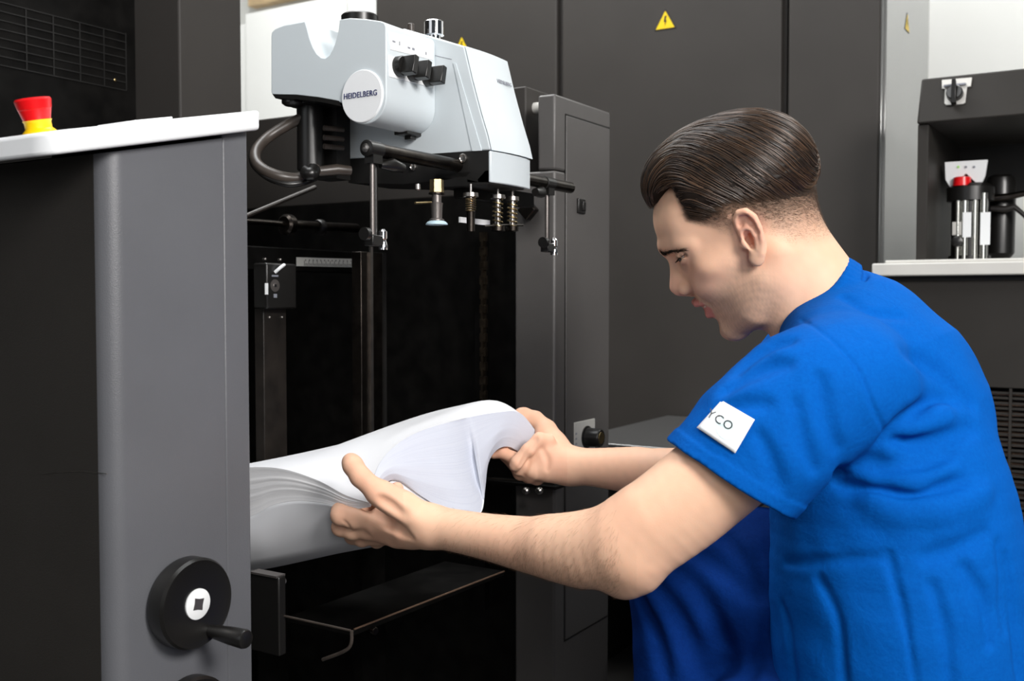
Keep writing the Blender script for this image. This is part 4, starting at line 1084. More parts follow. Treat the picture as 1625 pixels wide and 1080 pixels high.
# ================================================================== skin with natural colour variation
def sstep(a, b, x):
    t = np.clip((x - a) / (b - a), 0, 1); return t * t * (3 - 2 * t)
def vnoise(p, s, seed=0):
    """cheap smooth 3-D noise built from rotated sines"""
    r = np.random.default_rng(seed); o = np.zeros(len(p))
    for i in range(7):
        k = r.normal(size=3); k = k / np.linalg.norm(k) * s * (0.6 + 0.9 * r.random()); o += np.sin(p @ k + r.random() * 6.28)
    return o / 3.2
pos = mesh_co(body_me); hc = to_head(pos); ha, hb, hl = hc[:, 0], hc[:, 1], np.abs(hc[:, 2])
is_head = (np.abs(ha) < 0.14) & (hb > -0.16) & (hl < 0.1)
base = np.array([0.79, 0.485, 0.335]); col = np.tile(base, (len(pos), 1))
n1 = vnoise(pos, 60, 1)[:, None]; n2 = vnoise(pos, 400, 2)[:, None]
col *= 1 + 0.035 * n1 * np.array([0.4, 1.0, 1.1]) + 0.02 * n2
def mixc(m, c):
    global col
    m = np.clip(m, 0, 1)[:, None]; col = col * (1 - m) + np.array(c) * m
def blob(c, r, soft=0.5):
    d = np.sqrt(((hc * np.array([1, 1, 1]) - 0) ** 2 * 0 + (np.stack([ha, hb, hl], 1) - np.array(c)) ** 2).sum(1)); return (1 - sstep(r * soft, r, d)) * is_head
mixc(0.45 * blob((0.108, -0.012, 0.0), 0.024), (0.70, 0.36, 0.27))       # nose
mixc(0.28 * blob((0.066, -0.018, 0.042), 0.034), (0.74, 0.38, 0.29))     # cheeks
mixc(0.55 * blob((-0.018, 0.010, 0.082), 0.028), (0.74, 0.34, 0.25))     # ears
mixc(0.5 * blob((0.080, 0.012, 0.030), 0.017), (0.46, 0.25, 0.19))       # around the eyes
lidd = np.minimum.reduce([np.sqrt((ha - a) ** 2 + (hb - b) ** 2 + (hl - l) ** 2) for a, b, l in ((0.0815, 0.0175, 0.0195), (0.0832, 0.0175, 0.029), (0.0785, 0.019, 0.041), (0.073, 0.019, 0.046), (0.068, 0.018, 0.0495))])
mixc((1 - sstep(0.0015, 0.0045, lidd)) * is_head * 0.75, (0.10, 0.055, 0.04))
# beard shadow
beard = sstep(-0.018, -0.050, hb) * sstep(-0.030, 0.012, ha) * is_head
side = sstep(0.030, 0.052, hl) * sstep(0.012, -0.030, hb) * sstep(0.045, 0.025, ha) * sstep(-0.02, 0.012, ha) * is_head
upper = blob((0.090, -0.031, 0.006), 0.021, 0.4)
beard = np.clip(np.maximum.reduce([beard, side * 0.75, upper * 0.7]), 0, 1) * sstep(-0.15, -0.112, hb)
mixc(beard * (0.50 + 0.10 * vnoise(pos, 1600, 5) + 0.02 * vnoise(pos, 300, 6)), (0.30, 0.215, 0.165))
# lips and mouth
lip = np.maximum(blob((0.0935, -0.0405, 0.0), 0.0085, 0.6), 0)
lipd = np.minimum.reduce([np.sqrt((ha - a) ** 2 + (hb - b) ** 2 + (hl - l) ** 2) / r for a, b, l, r in ((0.0945, -0.0395, 0, .0062), (0.0925, -0.041, 0.008, .0062), (0.0875, -0.0428, 0.0155, .0054), (0.0805, -0.0452, 0.0215, .0040), (0.0870, -0.061, 0, .0078), (0.0850, -0.0598, 0.008, .0078), (0.0795, -0.0570, 0.015, .0085), (0.0750, -0.0525, 0.0205, .0062))])
mixc((1 - sstep(0.95, 1.35, lipd)) * is_head * 0.95, (0.56, 0.205, 0.175))
# scalp: dark under the hair, fading towards ear and nape
def hairline_b(l):
    return 0.0895 + 0.009 * sstep(0.028, 0.047, l)
def hair_masks(a, b, l):
    """1 = hair grows here at full density (long), second = clipped fade density"""
    bu = 0.052 + 0.20 * np.minimum(a, 0)
    ll = np.abs(l)
    hairline = hairline_b(ll)
    front_ok = np.maximum(sstep(hairline - 0.004, hairline + 0.006, b), sstep(0.0495, 0.0405, a))
    edge = sstep(0.060, 0.052, a) ; lim = np.interp(b, [-0.01, 0.0, 0.027, 0.036, 0.053, 0.062], [0.012, 0.016, 0.0226, 0.030, 0.0455, 0.045]); front_ok2 = np.where(b < 0.062, sstep(lim + 0.006, lim - 0.006, a), front_ok)
    long = sstep(bu - 0.010, bu + 0.008, b) * np.where(b < 0.062, front_ok2, front_ok)
    bl = np.interp(a, [-0.10, -0.08, -0.045, -0.020, -0.008, 0.01, 0.05], [-0.052, -0.048, -0.034, 0.004, 0.012, 0.010, 0.045])
    fade = np.clip((b - bl) / np.maximum(bu - bl, 0.01), 0, 1) * front_ok2 * (b < bu + 0.01)
    return long, fade
lg, fd = hair_masks(ha, hb, hc[:, 2])
ear_m = (hl > 0.073 + 0.3 * np.maximum(0, -ha)) & (hb < 0.036) & (hb > -0.034) & (ha > -0.03) & (ha < 0.003)
fdm = (fd ** 1.15) * is_head * (~ear_m)
mixc(fdm ** 0.85 * (0.92 + 0.12 * vnoise(pos, 900, 9)), (0.060, 0.040, 0.028))
mixc(lg * is_head * (~ear_m), (0.020, 0.013, 0.009))
# forearms and hands : warmer, redder knuckles and finger tips
px_all = to_pixel(pos)
hand_m = ((px_all[:, 0] < 640) & (px_all[:, 1] > 700)) | ((px_all[:, 0] < 900) & (px_all[:, 1] < 780))
hand_m &= px_all[:, 0] < 930
mixc(0.30 * hand_m * (0.7 + 0.5 * vnoise(pos, 90, 11)), (0.72, 0.36, 0.25))
fa = (px_all[:, 0] < 1010) & (px_all[:, 1] > 800) & ~is_head
mixc(0.25 * fa * sstep(840, 920, px_all[:, 1]) , (0.60, 0.36, 0.24))
set_color(body_me, 'skin_tone', col)

skin = bpy.data.materials.new('skin'); skin.use_nodes = True
nt = skin.node_tree; pb = nt.nodes['Principled BSDF']
at = nt.nodes.new('ShaderNodeAttribute'); at.attribute_name = 'skin_tone'
nt.links.new(at.outputs['Color'], pb.inputs['Base Color'])
pb.inputs['Roughness'].default_value = 0.52; pb.inputs['Specular IOR Level'].default_value = 0.22
pb.inputs['Subsurface Weight'].default_value = 0.12; pb.inputs['Subsurface Scale'].default_value = 0.004
pb.inputs['Subsurface Radius'].default_value = (1.0, 0.35, 0.2)
tc = nt.nodes.new('ShaderNodeTexCoord'); nz = nt.nodes.new('ShaderNodeTexNoise'); nz.inputs['Scale'].default_value = 900; nz.inputs['Detail'].default_value = 3
bp = nt.nodes.new('ShaderNodeBump'); bp.inputs['Strength'].default_value = 0.18; bp.inputs['Distance'].default_value = 0.0006
nt.links.new(tc.outputs['Object'], nz.inputs['Vector']); nt.links.new(nz.outputs['Fac'], bp.inputs['Height']); nt.links.new(bp.outputs['Normal'], pb.inputs['Normal'])
person = link('person', body_me, skin)
tag(person, 'person squatting in blue t-shirt and trousers, holding a thick sheaf of paper with both hands', 'person')

# eyes and teeth
eye_white = mat('eye_white', (0.50, 0.44, 0.40, 1), 0.2); iris_m = mat('brown_iris', (0.012, 0.007, 0.004, 1), 0.4, spec=0.2)
for s in (1, -1):
    c = Vector(H(0.0690, 0.0190, 0.0325*s)); gz = Vector(HF * 0.93 - HU * 0.36 + HL * 0.02).normalized()
    R_ = 0.0128
    prof = [(-R_ * math.cos(math.pi*k/14), R_ * math.sin(math.pi*k/14)) for k in range(15)]
    e = MB().lathe(c, gz, prof, 28).build('eye', eye_white, person)
    ip_ = [(R_ * math.cos(a) + 0.0002, R_ * math.sin(a) + 0.0001) for a in [0.95, 0.8, 0.6, 0.4, 0.3, 0.2, 0.1, 0.0]]
    MB().lathe(c, gz, ip_, 24).build('iris', iris_m, e)
rows = []
for k in range(13):
    l = -0.024 + 0.004 * k; a = 0.0865 - 12.5 * l * l
    rows.append([Vector(H(a - 0.0005, -0.0425, l)), Vector(H(a, -0.0475, l)), Vector(H(a - 0.0008, -0.0535, l)), Vector(H(a - 0.006, -0.0535, l)), Vector(H(a - 0.006, -0.0425, l)), Vector(H(a - 0.0005, -0.0425, l))])
MB().grid(rows).build('teeth', mat('teeth', (0.68, 0.60, 0.48, 1), 0.25), person)

# ================================================================== t-shirt
shirt = Group()
def near(px, py, d=1.19): return P(px, py, d)
for dd, sc_ in ((1.215, 1.0), (1.34, 1.12)):
    m = dd / F_PX
    shirt.schain([(P(1364, 612, dd), 124*m/sc_), (P(1394, 706, dd), 157*m/sc_), (P(1411, 790, dd), 182*m/sc_), (P(1419, 920, dd), 195*m/sc_), (P(1424, 1040, dd), 197*m/sc_), (P(1428, 1180, dd), 197*m/sc_)], 0.06 if sc_ > 1 else 0)
shirt.u(cap(P(1340, 520, 1.27), P(1395, 600, 1.25), 0.062, 0.100), 0.05)
shirt.u(cap(P(1405, 560, 1.24), P(1440, 650, 1.24), 0.060, 0.085), 0.04)
shirt.u(cap(P(1352, 490, 1.26), P(1385, 506, 1.24), 0.040, 0.046), 0.03)
shirt.u(cap(P(1335, 540, 1.24), P(1325, 596, 1.135), 0.060, 0.062), 0.05)
shirt.u(cap(P(1315, 540, 1.31), P(1275, 590, 1.40), 0.055, 0.062), 0.05)
# left sleeve
hemc = P(1162, 762, 1.112)
sl = Group()
sl.schain([(P(1345, 612, 1.13), 0.074), (P(1282, 634, 1.115), 0.0775), (P(1216, 694, 1.108), 0.0770), (P(1158, 757, 1.112), 0.0765), (P(1110, 808, 1.115), 0.0765)], 0)
hn_ = (CAM_R * (-0.52) + CAM_U * (-0.85) + CAM_F * 0.05).normalized()
sl.i(plane_cut(hemc, hn_), 0.004)
hb_ = Group().schain([(P(1216, 694, 1.108), 0.0784), (P(1158, 757, 1.112), 0.0780), (P(1110, 808, 1.115), 0.0780)], 0)
hb_.i(plane_cut(hemc, hn_), 0.002); hb_.i(plane_cut(v3(hemc) - v3(hn_) * 0.017, -hn_), 0.001)
sl.u(hb_, 0.001)
cav = Group().schain([(P(1176, 737, 1.110), 0.052), (P(1158, 757, 1.112), 0.0690), (P(1100, 818, 1.115), 0.0705)], 0)
sl.s(cav, 0.002)
shirt.u(sl, 0.014)
# right sleeve (mostly hidden)
sr = Group().schain([(P(1290, 580, 1.41), 0.066), (P(1230, 665, 1.40), 0.066), (P(1200, 720, 1.395), 0.064)], 0)
shirt.u(sr, 0.03)
# neck hole and collar band
e_c = v3(P(1336, 412, 1.27)) - v3(P(1226, 512, 1.27)); cr = np.linalg.norm(e_c) / 2; e_c /= np.linalg.norm(e_c)
cc = (v3(P(1336, 412, 1.27)) + v3(P(1226, 512, 1.27))) / 2
e_l = v3(-CAM_F) ; e_l = e_l - e_c * (e_l @ e_c); e_l /= np.linalg.norm(e_l)
e_n = np.cross(e_c, e_l); e_n = e_n if e_n @ (v3(CAM_R) - v3(CAM_U)) > 0 else -e_n
def ring(t, off, grow=0.0):
    return cc + e_c * math.cos(t) * (cr + grow) + e_l * math.sin(t) * (0.0655 + grow) + e_n * (off + 0.010 * math.sin(t)**2)
hole = Group()
NR = 40
band = Group()
for k in range(NR):
    t0, t1 = 2*math.pi*k/NR, 2*math.pi*(k+1)/NR
    band.u(cap(ring(t0, 0.002), ring(t1, 0.002), 0.0046), 0.004)
    band.u(cap(ring(t0, 0.009, 0.0025), ring(t1, 0.009, 0.0025), 0.0046), 0.004)
    band.u(cap(ring(t0, 0.016, 0.005), ring(t1, 0.016, 0.005), 0.0042), 0.004)
def plugf(p):
    q = p - cc; x = q @ e_c / (cr - 0.002); y = q @ e_l / 0.0625; return np.maximum((np.sqrt(x*x + y*y) - 1) * 0.05, q @ e_n - 0.02)
shirt.s(Prim(plugf, cc, 0.12), 0.004)
shirt.u(band, 0.006)
sg_ = Group()
for k in range(NR):
    t0, t1 = 2*math.pi*k/NR, 2*math.pi*(k+1)/NR
    sg_.u(cap(ring(t0, 0.021, 0.0095), ring(t1, 0.021, 0.0095), 0.0026), 0)
shirt.s(sg_, 0.003)
# folds, seams and creases: traced lines laid on the cloth
base_shirt = Group(shirt.ops)
def fold(pts, r, k, sub=True, n=6, sink=0.0, d0=0.9):
    sp_ = [(v.x, v.y) for v in spline([Vector((x, y, 0)) for x, y in pts], n)]
    hits = march_many(base_shirt, sp_, d0, 1.5); q = []
    for (x, y), h in zip(sp_, hits):
        if not np.isnan(h[0]): q.append(h + (0 if sub else sink) * v3(ray(x, y)))
    if len(q) < 3: return
    r *= 1.2; g = Group(); m = len(q)
    for i in range(m - 1):
        w0 = math.sin(math.pi * min(max((i) / (m - 1), 0.0), 1)) ** 0.5; w1 = math.sin(math.pi * (i + 1) / (m - 1)) ** 0.5 if i + 1 < m - 1 else 0
        if np.linalg.norm(q[i+1] - q[i]) < 0.05: g.u(cap(q[i], q[i+1], max(r * w0, 0.0004), max(r * w1, 0.0004)), 0)
    (shirt.s if sub else shirt.u)(g, k)
G_, R_ = True, False
fold([(1266, 505), (1293, 518), (1322, 541), (1350, 570), (1369, 602), (1382, 636), (1394, 662), (1408, 692)], 0.0024, 0.004)
fold([(1400, 700), (1432, 671), (1457, 652), (1484, 638), (1510, 632)], 0.0055, 0.020)
fold([(1410, 712), (1440, 692), (1470, 672), (1500, 660)], 0.006, 0.024, R_, sink=0.001)
fold([(1330, 748), (1372, 755), (1412, 753), (1470, 743), (1506, 722)], 0.0048, 0.018)
fold([(1345, 762), (1400, 768), (1460, 762), (1500, 748)], 0.005, 0.026, R_, sink=0.0045)
fold([(1330, 766), (1398, 780), (1451, 788), (1530, 768)], 0.0045, 0.018)
fold([(1380, 800), (1440, 812), (1500, 806), (1560, 782)], 0.005, 0.028, R_, sink=0.0045)
fold([(1470, 884), (1515, 872), (1565, 846)], 0.003, 0.018)
fold([(1246, 893), (1290, 891), (1335, 888), (1408, 884)], 0.0030, 0.010)
fold([(1409, 880), (1424, 935), (1436, 984), (1453, 1085)], 0.0024, 0.008)
fold([(1596, 880), (1608, 960), (1615, 1040), (1618, 1090)], 0.0035, 0.012)
fold([(1583, 860), (1592, 930), (1597, 1000)], 0.0028, 0.012)
fold([(1168, 590), (1195, 565), (1225, 548), (1255, 540)], 0.0045, 0.016)
fold([(1150, 622), (1185, 597), (1220, 580), (1250, 576)], 0.004, 0.018)
fold([(1140, 648), (1180, 640), (1215, 640)], 0.003, 0.016)
fold([(1205, 690), (1228, 735), (1238, 770)], 0.0030, 0.014)
fold([(1262, 640), (1276, 700), (1292, 745)], 0.0030, 0.016)
fold([(1300, 600), (1312, 660), (1330, 710)], 0.0024, 0.016)
fold([(1340, 470), (1380, 492), (1430, 500)], 0.0026, 0.014)
fold([(1420, 700), (1480, 700), (1540, 680)], 0.003, 0.02)
fold([(1440, 560), (1490, 590), (1540, 640)], 0.0024, 0.02)
fold([(1240, 960), (1252, 1010), (1262, 1090)], 0.0016, 0.012)
fold([(1300, 920), (1330, 985), (1340, 1080)], 0.0012, 0.012)
fold([(1480, 930), (1500, 1000), (1510, 1090)], 0.0014, 0.014)
fold([(1530, 900), (1560, 950), (1570, 1020)], 0.0014, 0.016)
def shirt_disp(p):
    return 0.0011 * vnoise(p, 55, 21) + 0.0006 * vnoise(p, 140, 22)
sv, sf = mesh_sdf(shirt, (-0.86, 0.76, 0.28), (0.10, 1.75, 1.02), 0.0021, shirt_disp)
shirt_me = np_mesh('t_shirt', sv, sf, 1)
print('SHIRT', len(sv))

def cloth(name, c, dark, rough=0.85):
    m = bpy.data.materials.new(name); m.use_nodes = True; nt = m.node_tree; b = nt.nodes['Principled BSDF']
    b.inputs['Roughness'].default_value = rough; b.inputs['Specular IOR Level'].default_value = 0.06
    tc = nt.nodes.new('ShaderNodeTexCoord')
    n = nt.nodes.new('ShaderNodeTexNoise'); n.inputs['Scale'].default_value = 260; n.inputs['Detail'].default_value = 6; n.inputs['Roughness'].default_value = 0.7
    nt.links.new(tc.outputs['Object'], n.inputs['Vector'])
    r = nt.nodes.new('ShaderNodeValToRGB'); r.color_ramp.elements[0].position = 0.3; r.color_ramp.elements[1].position = 0.75
    r.color_ramp.elements[0].color = dark; r.color_ramp.elements[1].color = c
    nt.links.new(n.outputs['Fac'], r.inputs['Fac']); nt.links.new(r.outputs['Color'], b.inputs['Base Color'])
    n2 = nt.nodes.new('ShaderNodeTexNoise'); n2.inputs['Scale'].default_value = 38; n2.inputs['Detail'].default_value = 8; n2.inputs['Roughness'].default_value = 0.62; n2.inputs['Distortion'].default_value = 0.6
    nt.links.new(tc.outputs['Object'], n2.inputs['Vector'])
    b1 = nt.nodes.new('ShaderNodeBump'); b1.inputs['Strength'].default_value = 0.35; b1.inputs['Distance'].default_value = 0.004
    b2 = nt.nodes.new('ShaderNodeBump'); b2.inputs['Strength'].default_value = 0.25; b2.inputs['Distance'].default_value = 0.0008
    nt.links.new(n2.outputs['Fac'], b1.inputs['Height']); nt.links.new(n.outputs['Fac'], b2.inputs['Height'])
    nt.links.new(b1.outputs['Normal'], b2.inputs['Normal']); nt.links.new(b2.outputs['Normal'], b.inputs['Normal'])
    return m
shirt_mat = cloth('blue_cotton', (0.0005, 0.098, 0.42, 1), (0.0003, 0.074, 0.35, 1))
tshirt = link('t_shirt', shirt_me, shirt_mat, person); tag(tshirt, 'bright blue cotton t-shirt')

# name patch on the sleeve
pc_ = [(1146, 636), (1198, 666), (1167, 719), (1107, 679)]
def pq(u, v): return ((pc_[0][0]*(1-u) + pc_[1][0]*u)*(1-v) + (pc_[3][0]*(1-u) + pc_[2][0]*u)*v, (pc_[0][1]*(1-u) + pc_[1][1]*u)*(1-v) + (pc_[3][1]*(1-u) + pc_[2][1]*u)*v)
def on_shirt_many(pix, off):
    pix = np.array(pix, dtype=np.float64); h = march_many(shirt, pix, 0.9, 1.35)
    for _ in range(25):
        bad = np.isnan(h[:, 0])
        if not bad.any(): break
        pix[bad] += (1.2, 0.4); h[bad] = march_many(shirt, pix[bad], 0.9, 1.35)
    e = 0.004; n = np.stack([base_shirt(h + d) - base_shirt(h - d) for d in np.eye(3) * e], 1); n /= np.linalg.norm(n, axis=1, keepdims=True)
    return h + n * off
pts_ = on_shirt_many([pq(i/14, j/10) for j in range(11) for i in range(15)], 0.0013)
rows = [[Vector(pts_[j*15+i]) for i in range(15)] for j in range(11)]
patch_mat = mat('white_printed_patch', (0.86, 0.89, 0.92, 1), 0.6)
patch = MB().grid(rows).build('sleeve_patch', patch_mat, tshirt); tag(patch, 'white patch printed YCO')
md = patch.modifiers.new('thickness', 'SOLIDIFY'); md.thickness = 0.0003; md.offset = 0
def drape(me, fn, off):
    co = mesh_co(me); out = on_shirt_many([fn(x, y) for x, y, z in co], off)
    me.vertices.foreach_set('co', out.astype(np.float32).ravel()); me.update()
def glyphs(txt, size, center, ang, off, name, material, parent):
    c = bpy.data.curves.new(name, 'FONT'); c.body = txt; c.size = size; c.align_x = 'CENTER'; c.align_y = 'CENTER'; c.resolution_u = 3; c.space_character = 1.12
    tmp = bpy.data.objects.new('tmp', c); COL.objects.link(tmp)
    me = bpy.data.meshes.new_from_object(tmp.evaluated_get(bpy.context.evaluated_depsgraph_get())); bpy.data.objects.remove(tmp); bpy.data.curves.remove(c)
    ca, sa = math.cos(ang), math.sin(ang)
    drape(me, lambda x, y: (center[0] + x*ca + y*sa, center[1] + x*sa - y*ca), off)
    me.materials.clear(); me.name = name
    return link(name, me, material, parent)
dsk = bmesh.new(); bmesh.ops.create_circle(dsk, cap_ends=True, cap_tris=True, segments=32, radius=1.0)
bmesh.ops.subdivide_edges(dsk, edges=dsk.edges[:], cuts=2)
dm = bpy.data.meshes.new('printed_disc'); dsk.to_mesh(dm); dsk.free()
drape(dm, lambda x, y: (1158 + 21*x, 678 + 21*y), 0.0017)
link('printed_disc', dm, mat('pale_teal_print', (0.72, 0.86, 0.88, 1), 0.6), patch)
glyphs('YCO', 20, (1144, 667.5), math.radians(32), 0.0021, 'patch_lettering', M['ink_black'], patch)

# ================================================================== trousers and shoes
tr = Group()
tr.schain([(P(1400, 1180, 1.27), 0.115), (P(1240, 950, 1.315), 0.102), (P(1150, 915, 1.325), 0.080), (P(1090, 912, 1.33), 0.066)], 0)
tr.schain([(P(1088, 912, 1.33), 0.066), (P(1086, 1050, 1.34), 0.064), (P(1090, 1250, 1.355), 0.062), (P(1098, 1430, 1.36), 0.058)], 0.03)
tr.schain([(P(1400, 1150, 1.28), 0.118), (P(1270, 1188, 1.24), 0.112), (P(1140, 1240, 1.17), 0.086)], 0.02)
tr.schain([(P(1145, 1244, 1.17), 0.086), (P(1180, 1440, 1.165), 0.068), (P(1235, 1620, 1.16), 0.058)], 0.03)
tr.u(ell(P(1430, 1250, 1.23), (0.15, 0.15, 0.13)), 0.05)
base_shirt = Group(tr.ops); shirt_keep = shirt; shirt = tr
fold([(1020, 900), (1075, 985), (1120, 1075)], 0.006, 0.02, d0=0.9)
fold([(1035, 870), (1100, 930), (1150, 1020)], 0.005, 0.02, d0=0.9)
fold([(1012, 940), (1040, 1010), (1058, 1080)], 0.005, 0.018, d0=0.9)
fold([(1060, 860), (1130, 890), (1200, 950)], 0.005, 0.02, d0=0.9)
fold([(1150, 850), (1180, 890), (1205, 940)], 0.004, 0.018, d0=0.9)
fold([(1235, 985), (1200, 1040), (1185, 1080)], 0.004, 0.018, d0=0.8)
shirt = shirt_keep
tv, tf = mesh_sdf(tr, (-0.92, 0.70, 0.0), (0.05, 1.60, 0.75), 0.0032, lambda p: 0.002 * vnoise(p, 40, 31) + 0.0008 * vnoise(p, 110, 32))
trousers = link('trousers', np_mesh('trousers', tv, tf, 1), cloth('dark_blue_twill', (0.0015, 0.026, 0.16, 1), (0.001, 0.018, 0.12, 1)), person)
tag(trousers, 'dark blue work trousers')
for (px_, py_, d_) in ((1090, 1470, 1.36), (1228, 1650, 1.16)):
    a = P(px_, py_, d_); g = Group()
    g.chain([((a.x+0.03, a.y, 0.055), 0.052), ((a.x-0.08, a.y-0.01, 0.045), 0.044), ((a.x-0.17, a.y-0.015, 0.035), 0.034)], 0)
    g.i(plane_cut((0, 0, 0.001), (0, 0, -1)))
    v_, f_ = mesh_sdf(g, (a.x-0.23, a.y-0.09, -0.01), (a.x+0.12, a.y+0.08, 0.13), 0.005)
    link('shoe', np_mesh('shoe', v_, f_, 1), M['rubber'], person)
# ================================================================== hair
hv = Group()
hv.u(hell((-0.022, 0.068, 0), (0.097, 0.083, 0.0775)), 0)
hv.u(hell((0.020, 0.099, 0), (0.062, 0.053, 0.064)), 0.03)
hv.u(hell((0.046, 0.105, 0), (0.036, 0.034, 0.052)), 0.02)
hv.u(hell((0.016, 0.072, 0), (0.056, 0.045, 0.0715)), 0.02)
HFr = to_head
def hair_clip(p):
    q = to_head(p); a, b, l = q[:, 0], q[:, 1], np.abs(q[:, 2])
    bu = 0.046 + 0.20 * np.minimum(a, 0)
    low = bu - b
    ll = hairline_b(l)
    fr = np.minimum(ll - b, a - 0.045)
    fr = np.minimum(fr, 0.02)
    return np.maximum(low, fr) * 0.7
hv.i(Prim(hair_clip, HO, 1e9), 0.010)
def hair_noise(p):
    q = to_head(p); a, b, l = q[:, 0], q[:, 1], q[:, 2]
    phi = np.arctan2(l, b - 0.045)
    w_ = 1.3 * np.sin(a * 60 + phi * 3) + 0.8 * np.sin(a * 23 - phi * 5 + 1.0)
    return -0.0003 * (np.sin(phi * 34 + w_) + 0.7 * np.sin(phi * 61 - 1.7 * w_ + 2) + 0.4 * np.sin(phi * 17 + 0.6 * w_))
hvv, hvf = mesh_sdf(hv, HO - 0.2, HO + 0.2, 0.0016, hair_noise)
hair_col = mat('dark_brown_hair', (0.010, 0.006, 0.004, 1), 0.55, spec=0.2)
hair = link('hair', np_mesh('hair', hvv, hvf, 1), hair_col, person); tag(hair, 'dark brown slicked back hair')
strand_mat = bpy.data.materials.new('hair_strand'); strand_mat.use_nodes = True
b = strand_mat.node_tree.nodes['Principled BSDF']; b.inputs['Roughness'].default_value = 0.33; b.inputs['Specular IOR Level'].default_value = 0.6
nt = strand_mat.node_tree
hi = nt.nodes.new('ShaderNodeHairInfo'); rmp = nt.nodes.new('ShaderNodeValToRGB')
rmp.color_ramp.elements[0].color = (0.006, 0.0035, 0.0022, 1); rmp.color_ramp.elements[1].color = (0.085, 0.046, 0.025, 1)
nt.links.new(hi.outputs['Random'], rmp.inputs['Fac']); nt.links.new(rmp.outputs['Color'], b.inputs['Base Color'])
fade_mat = mat('clipped_hair', (0.055, 0.034, 0.022, 1), 0.5, spec=0.3)
brow_mat = mat('brow_hair', (0.03, 0.018, 0.011, 1), 0.5, spec=0.3)

def strands(name, lines, radii, material, parent):
    """lines (N,K,3), radii (N,K) -> one hair curves object"""
    N, K, _ = lines.shape
    h = bpy.data.hair_curves.new(name); h.add_curves([K] * N)
    h.attributes['position'].data.foreach_set('vector', lines.astype(np.float32).ravel())
    ra_ = h.attributes.get('radius') or h.attributes.new('radius', 'FLOAT', 'POINT')
    ra_.data.foreach_set('value', radii.astype(np.float32).ravel())
    h.materials.append(material)
    o = bpy.data.objects.new(name, h); COL.objects.link(o); o.parent = parent
    o.matrix_parent_inverse = Matrix.Translation(-Vector(parent.location)) if parent else Matrix()
    return o
def vgrad(g, p, e=0.0015):
    n = np.stack([g(p + d) - g(p - d) for d in np.eye(3) * e], 1); return n / (np.linalg.norm(n, axis=1, keepdims=True) + 1e-9)

hco = mesh_co(hair.data); hq = to_head(hco)
r = np.random.default_rng(3)
sel = np.nonzero((hq[:, 1] > 0.048 + 0.2 * np.minimum(hq[:, 0], 0)))[0]
NS = 8200
ids = r.choice(sel, NS)
p0 = hco[ids] + r.normal(size=(NS, 3)) * 0.0015
hv_open = Group([o for o in hv.ops if o[0] == 'u'])
K = 16
off0 = -0.0035 + 0.0048 * r.random(NS) ** 0.8
L_ = 0.035 + 0.045 * r.random(NS)
cur = p0.copy(); lines = np.zeros((NS, K, 3))
for k in range(K):
    d = hv_open(cur); n = vgrad(hv_open, cur)
    target = off0 - 0.0015 * (k / K) ** 2
    cur = cur - n * (d - target)[:, None]
    lines[:, k] = cur
    q = to_head(cur); a = q[:, 0]; phi = np.arctan2(q[:, 2], q[:, 1] - 0.045)
    up = np.interp(a, [-0.12, -0.03, 0.02, 0.05, 0.08], [-1.3, -2.0, -1.35, 0.05, 0.9])
    side_w = np.clip(np.abs(q[:, 2]) / 0.06, 0, 1)
    sway = 0.35 * np.sin(phi * 11 + a * 45) + 0.22 * np.sin(phi * 23 - a * 30 + 1.3)
    dirv = -HF[None, :] + HU[None, :] * (up * np.where(up > 0, 0.6 + 0.4 * side_w, side_w) + sway * side_w * 0.6)[:, None] + HL[None, :] * (sway * (1 - side_w) * 0.5)[:, None]
    dirv = dirv - n * (dirv * n).sum(1, keepdims=True)
    dirv /= np.linalg.norm(dirv, axis=1, keepdims=True) + 1e-9
    cur = cur + dirv * (L_ / K)[:, None]
tt = np.linspace(0, 1, K)[None, :]
rad_ = (0.00036 * np.sin(np.pi * np.clip(tt * 0.97 + 0.03, 0, 1)) ** 0.45 + 0.00004) * (0.6 + 0.8 * r.random((NS, 1)))
qq_ = to_head(lines.reshape(-1, 3)); bad_ = ((qq_[:, 0] > 0.046) & (qq_[:, 1] < hairline_b(np.abs(qq_[:, 2])) - 0.001)).reshape(NS, K).any(1)
lines, rad_ = lines[~bad_], rad_[~bad_]
strands('hair_strands', lines, rad_, strand_mat, hair)

# clipped sides
bn = mesh_no(body_me)
w_ = np.maximum(fdm * (1 - lg), lg * (ha > 0.015) * (hb < 0.085) * 0.8) * is_head * (hb > -0.055) * (~ear_m)
w_ = np.where(w_ > 0.06, w_, 0)
NS = 24000
ids = r.choice(len(pos), NS, p=w_ / w_.sum())
p0 = pos[ids] + r.normal(size=(NS, 3)) * 0.0007; n0 = bn[ids]
f0 = np.maximum(fdm, lg)[ids]
ln = 0.0015 + 0.0065 * f0 ** 1.8
d0 = -HF[None, :] * 0.75 - HU[None, :] * 0.45 + r.normal(size=(NS, 3)) * 0.18
d0 = d0 - n0 * (d0 * n0).sum(1, keepdims=True); d0 /= np.linalg.norm(d0, axis=1, keepdims=True)
lines = np.stack([p0, p0 + (n0 * 0.45 + d0 * 0.6) * (ln * 0.5)[:, None], p0 + (n0 * 0.55 + d0 * 1.1) * (ln * 0.8)[:, None]], 1)
strands('clipped_hair', lines, np.tile(np.array([[0.000055, 0.00005, 0.00002]]), (NS, 1)), fade_mat, person)

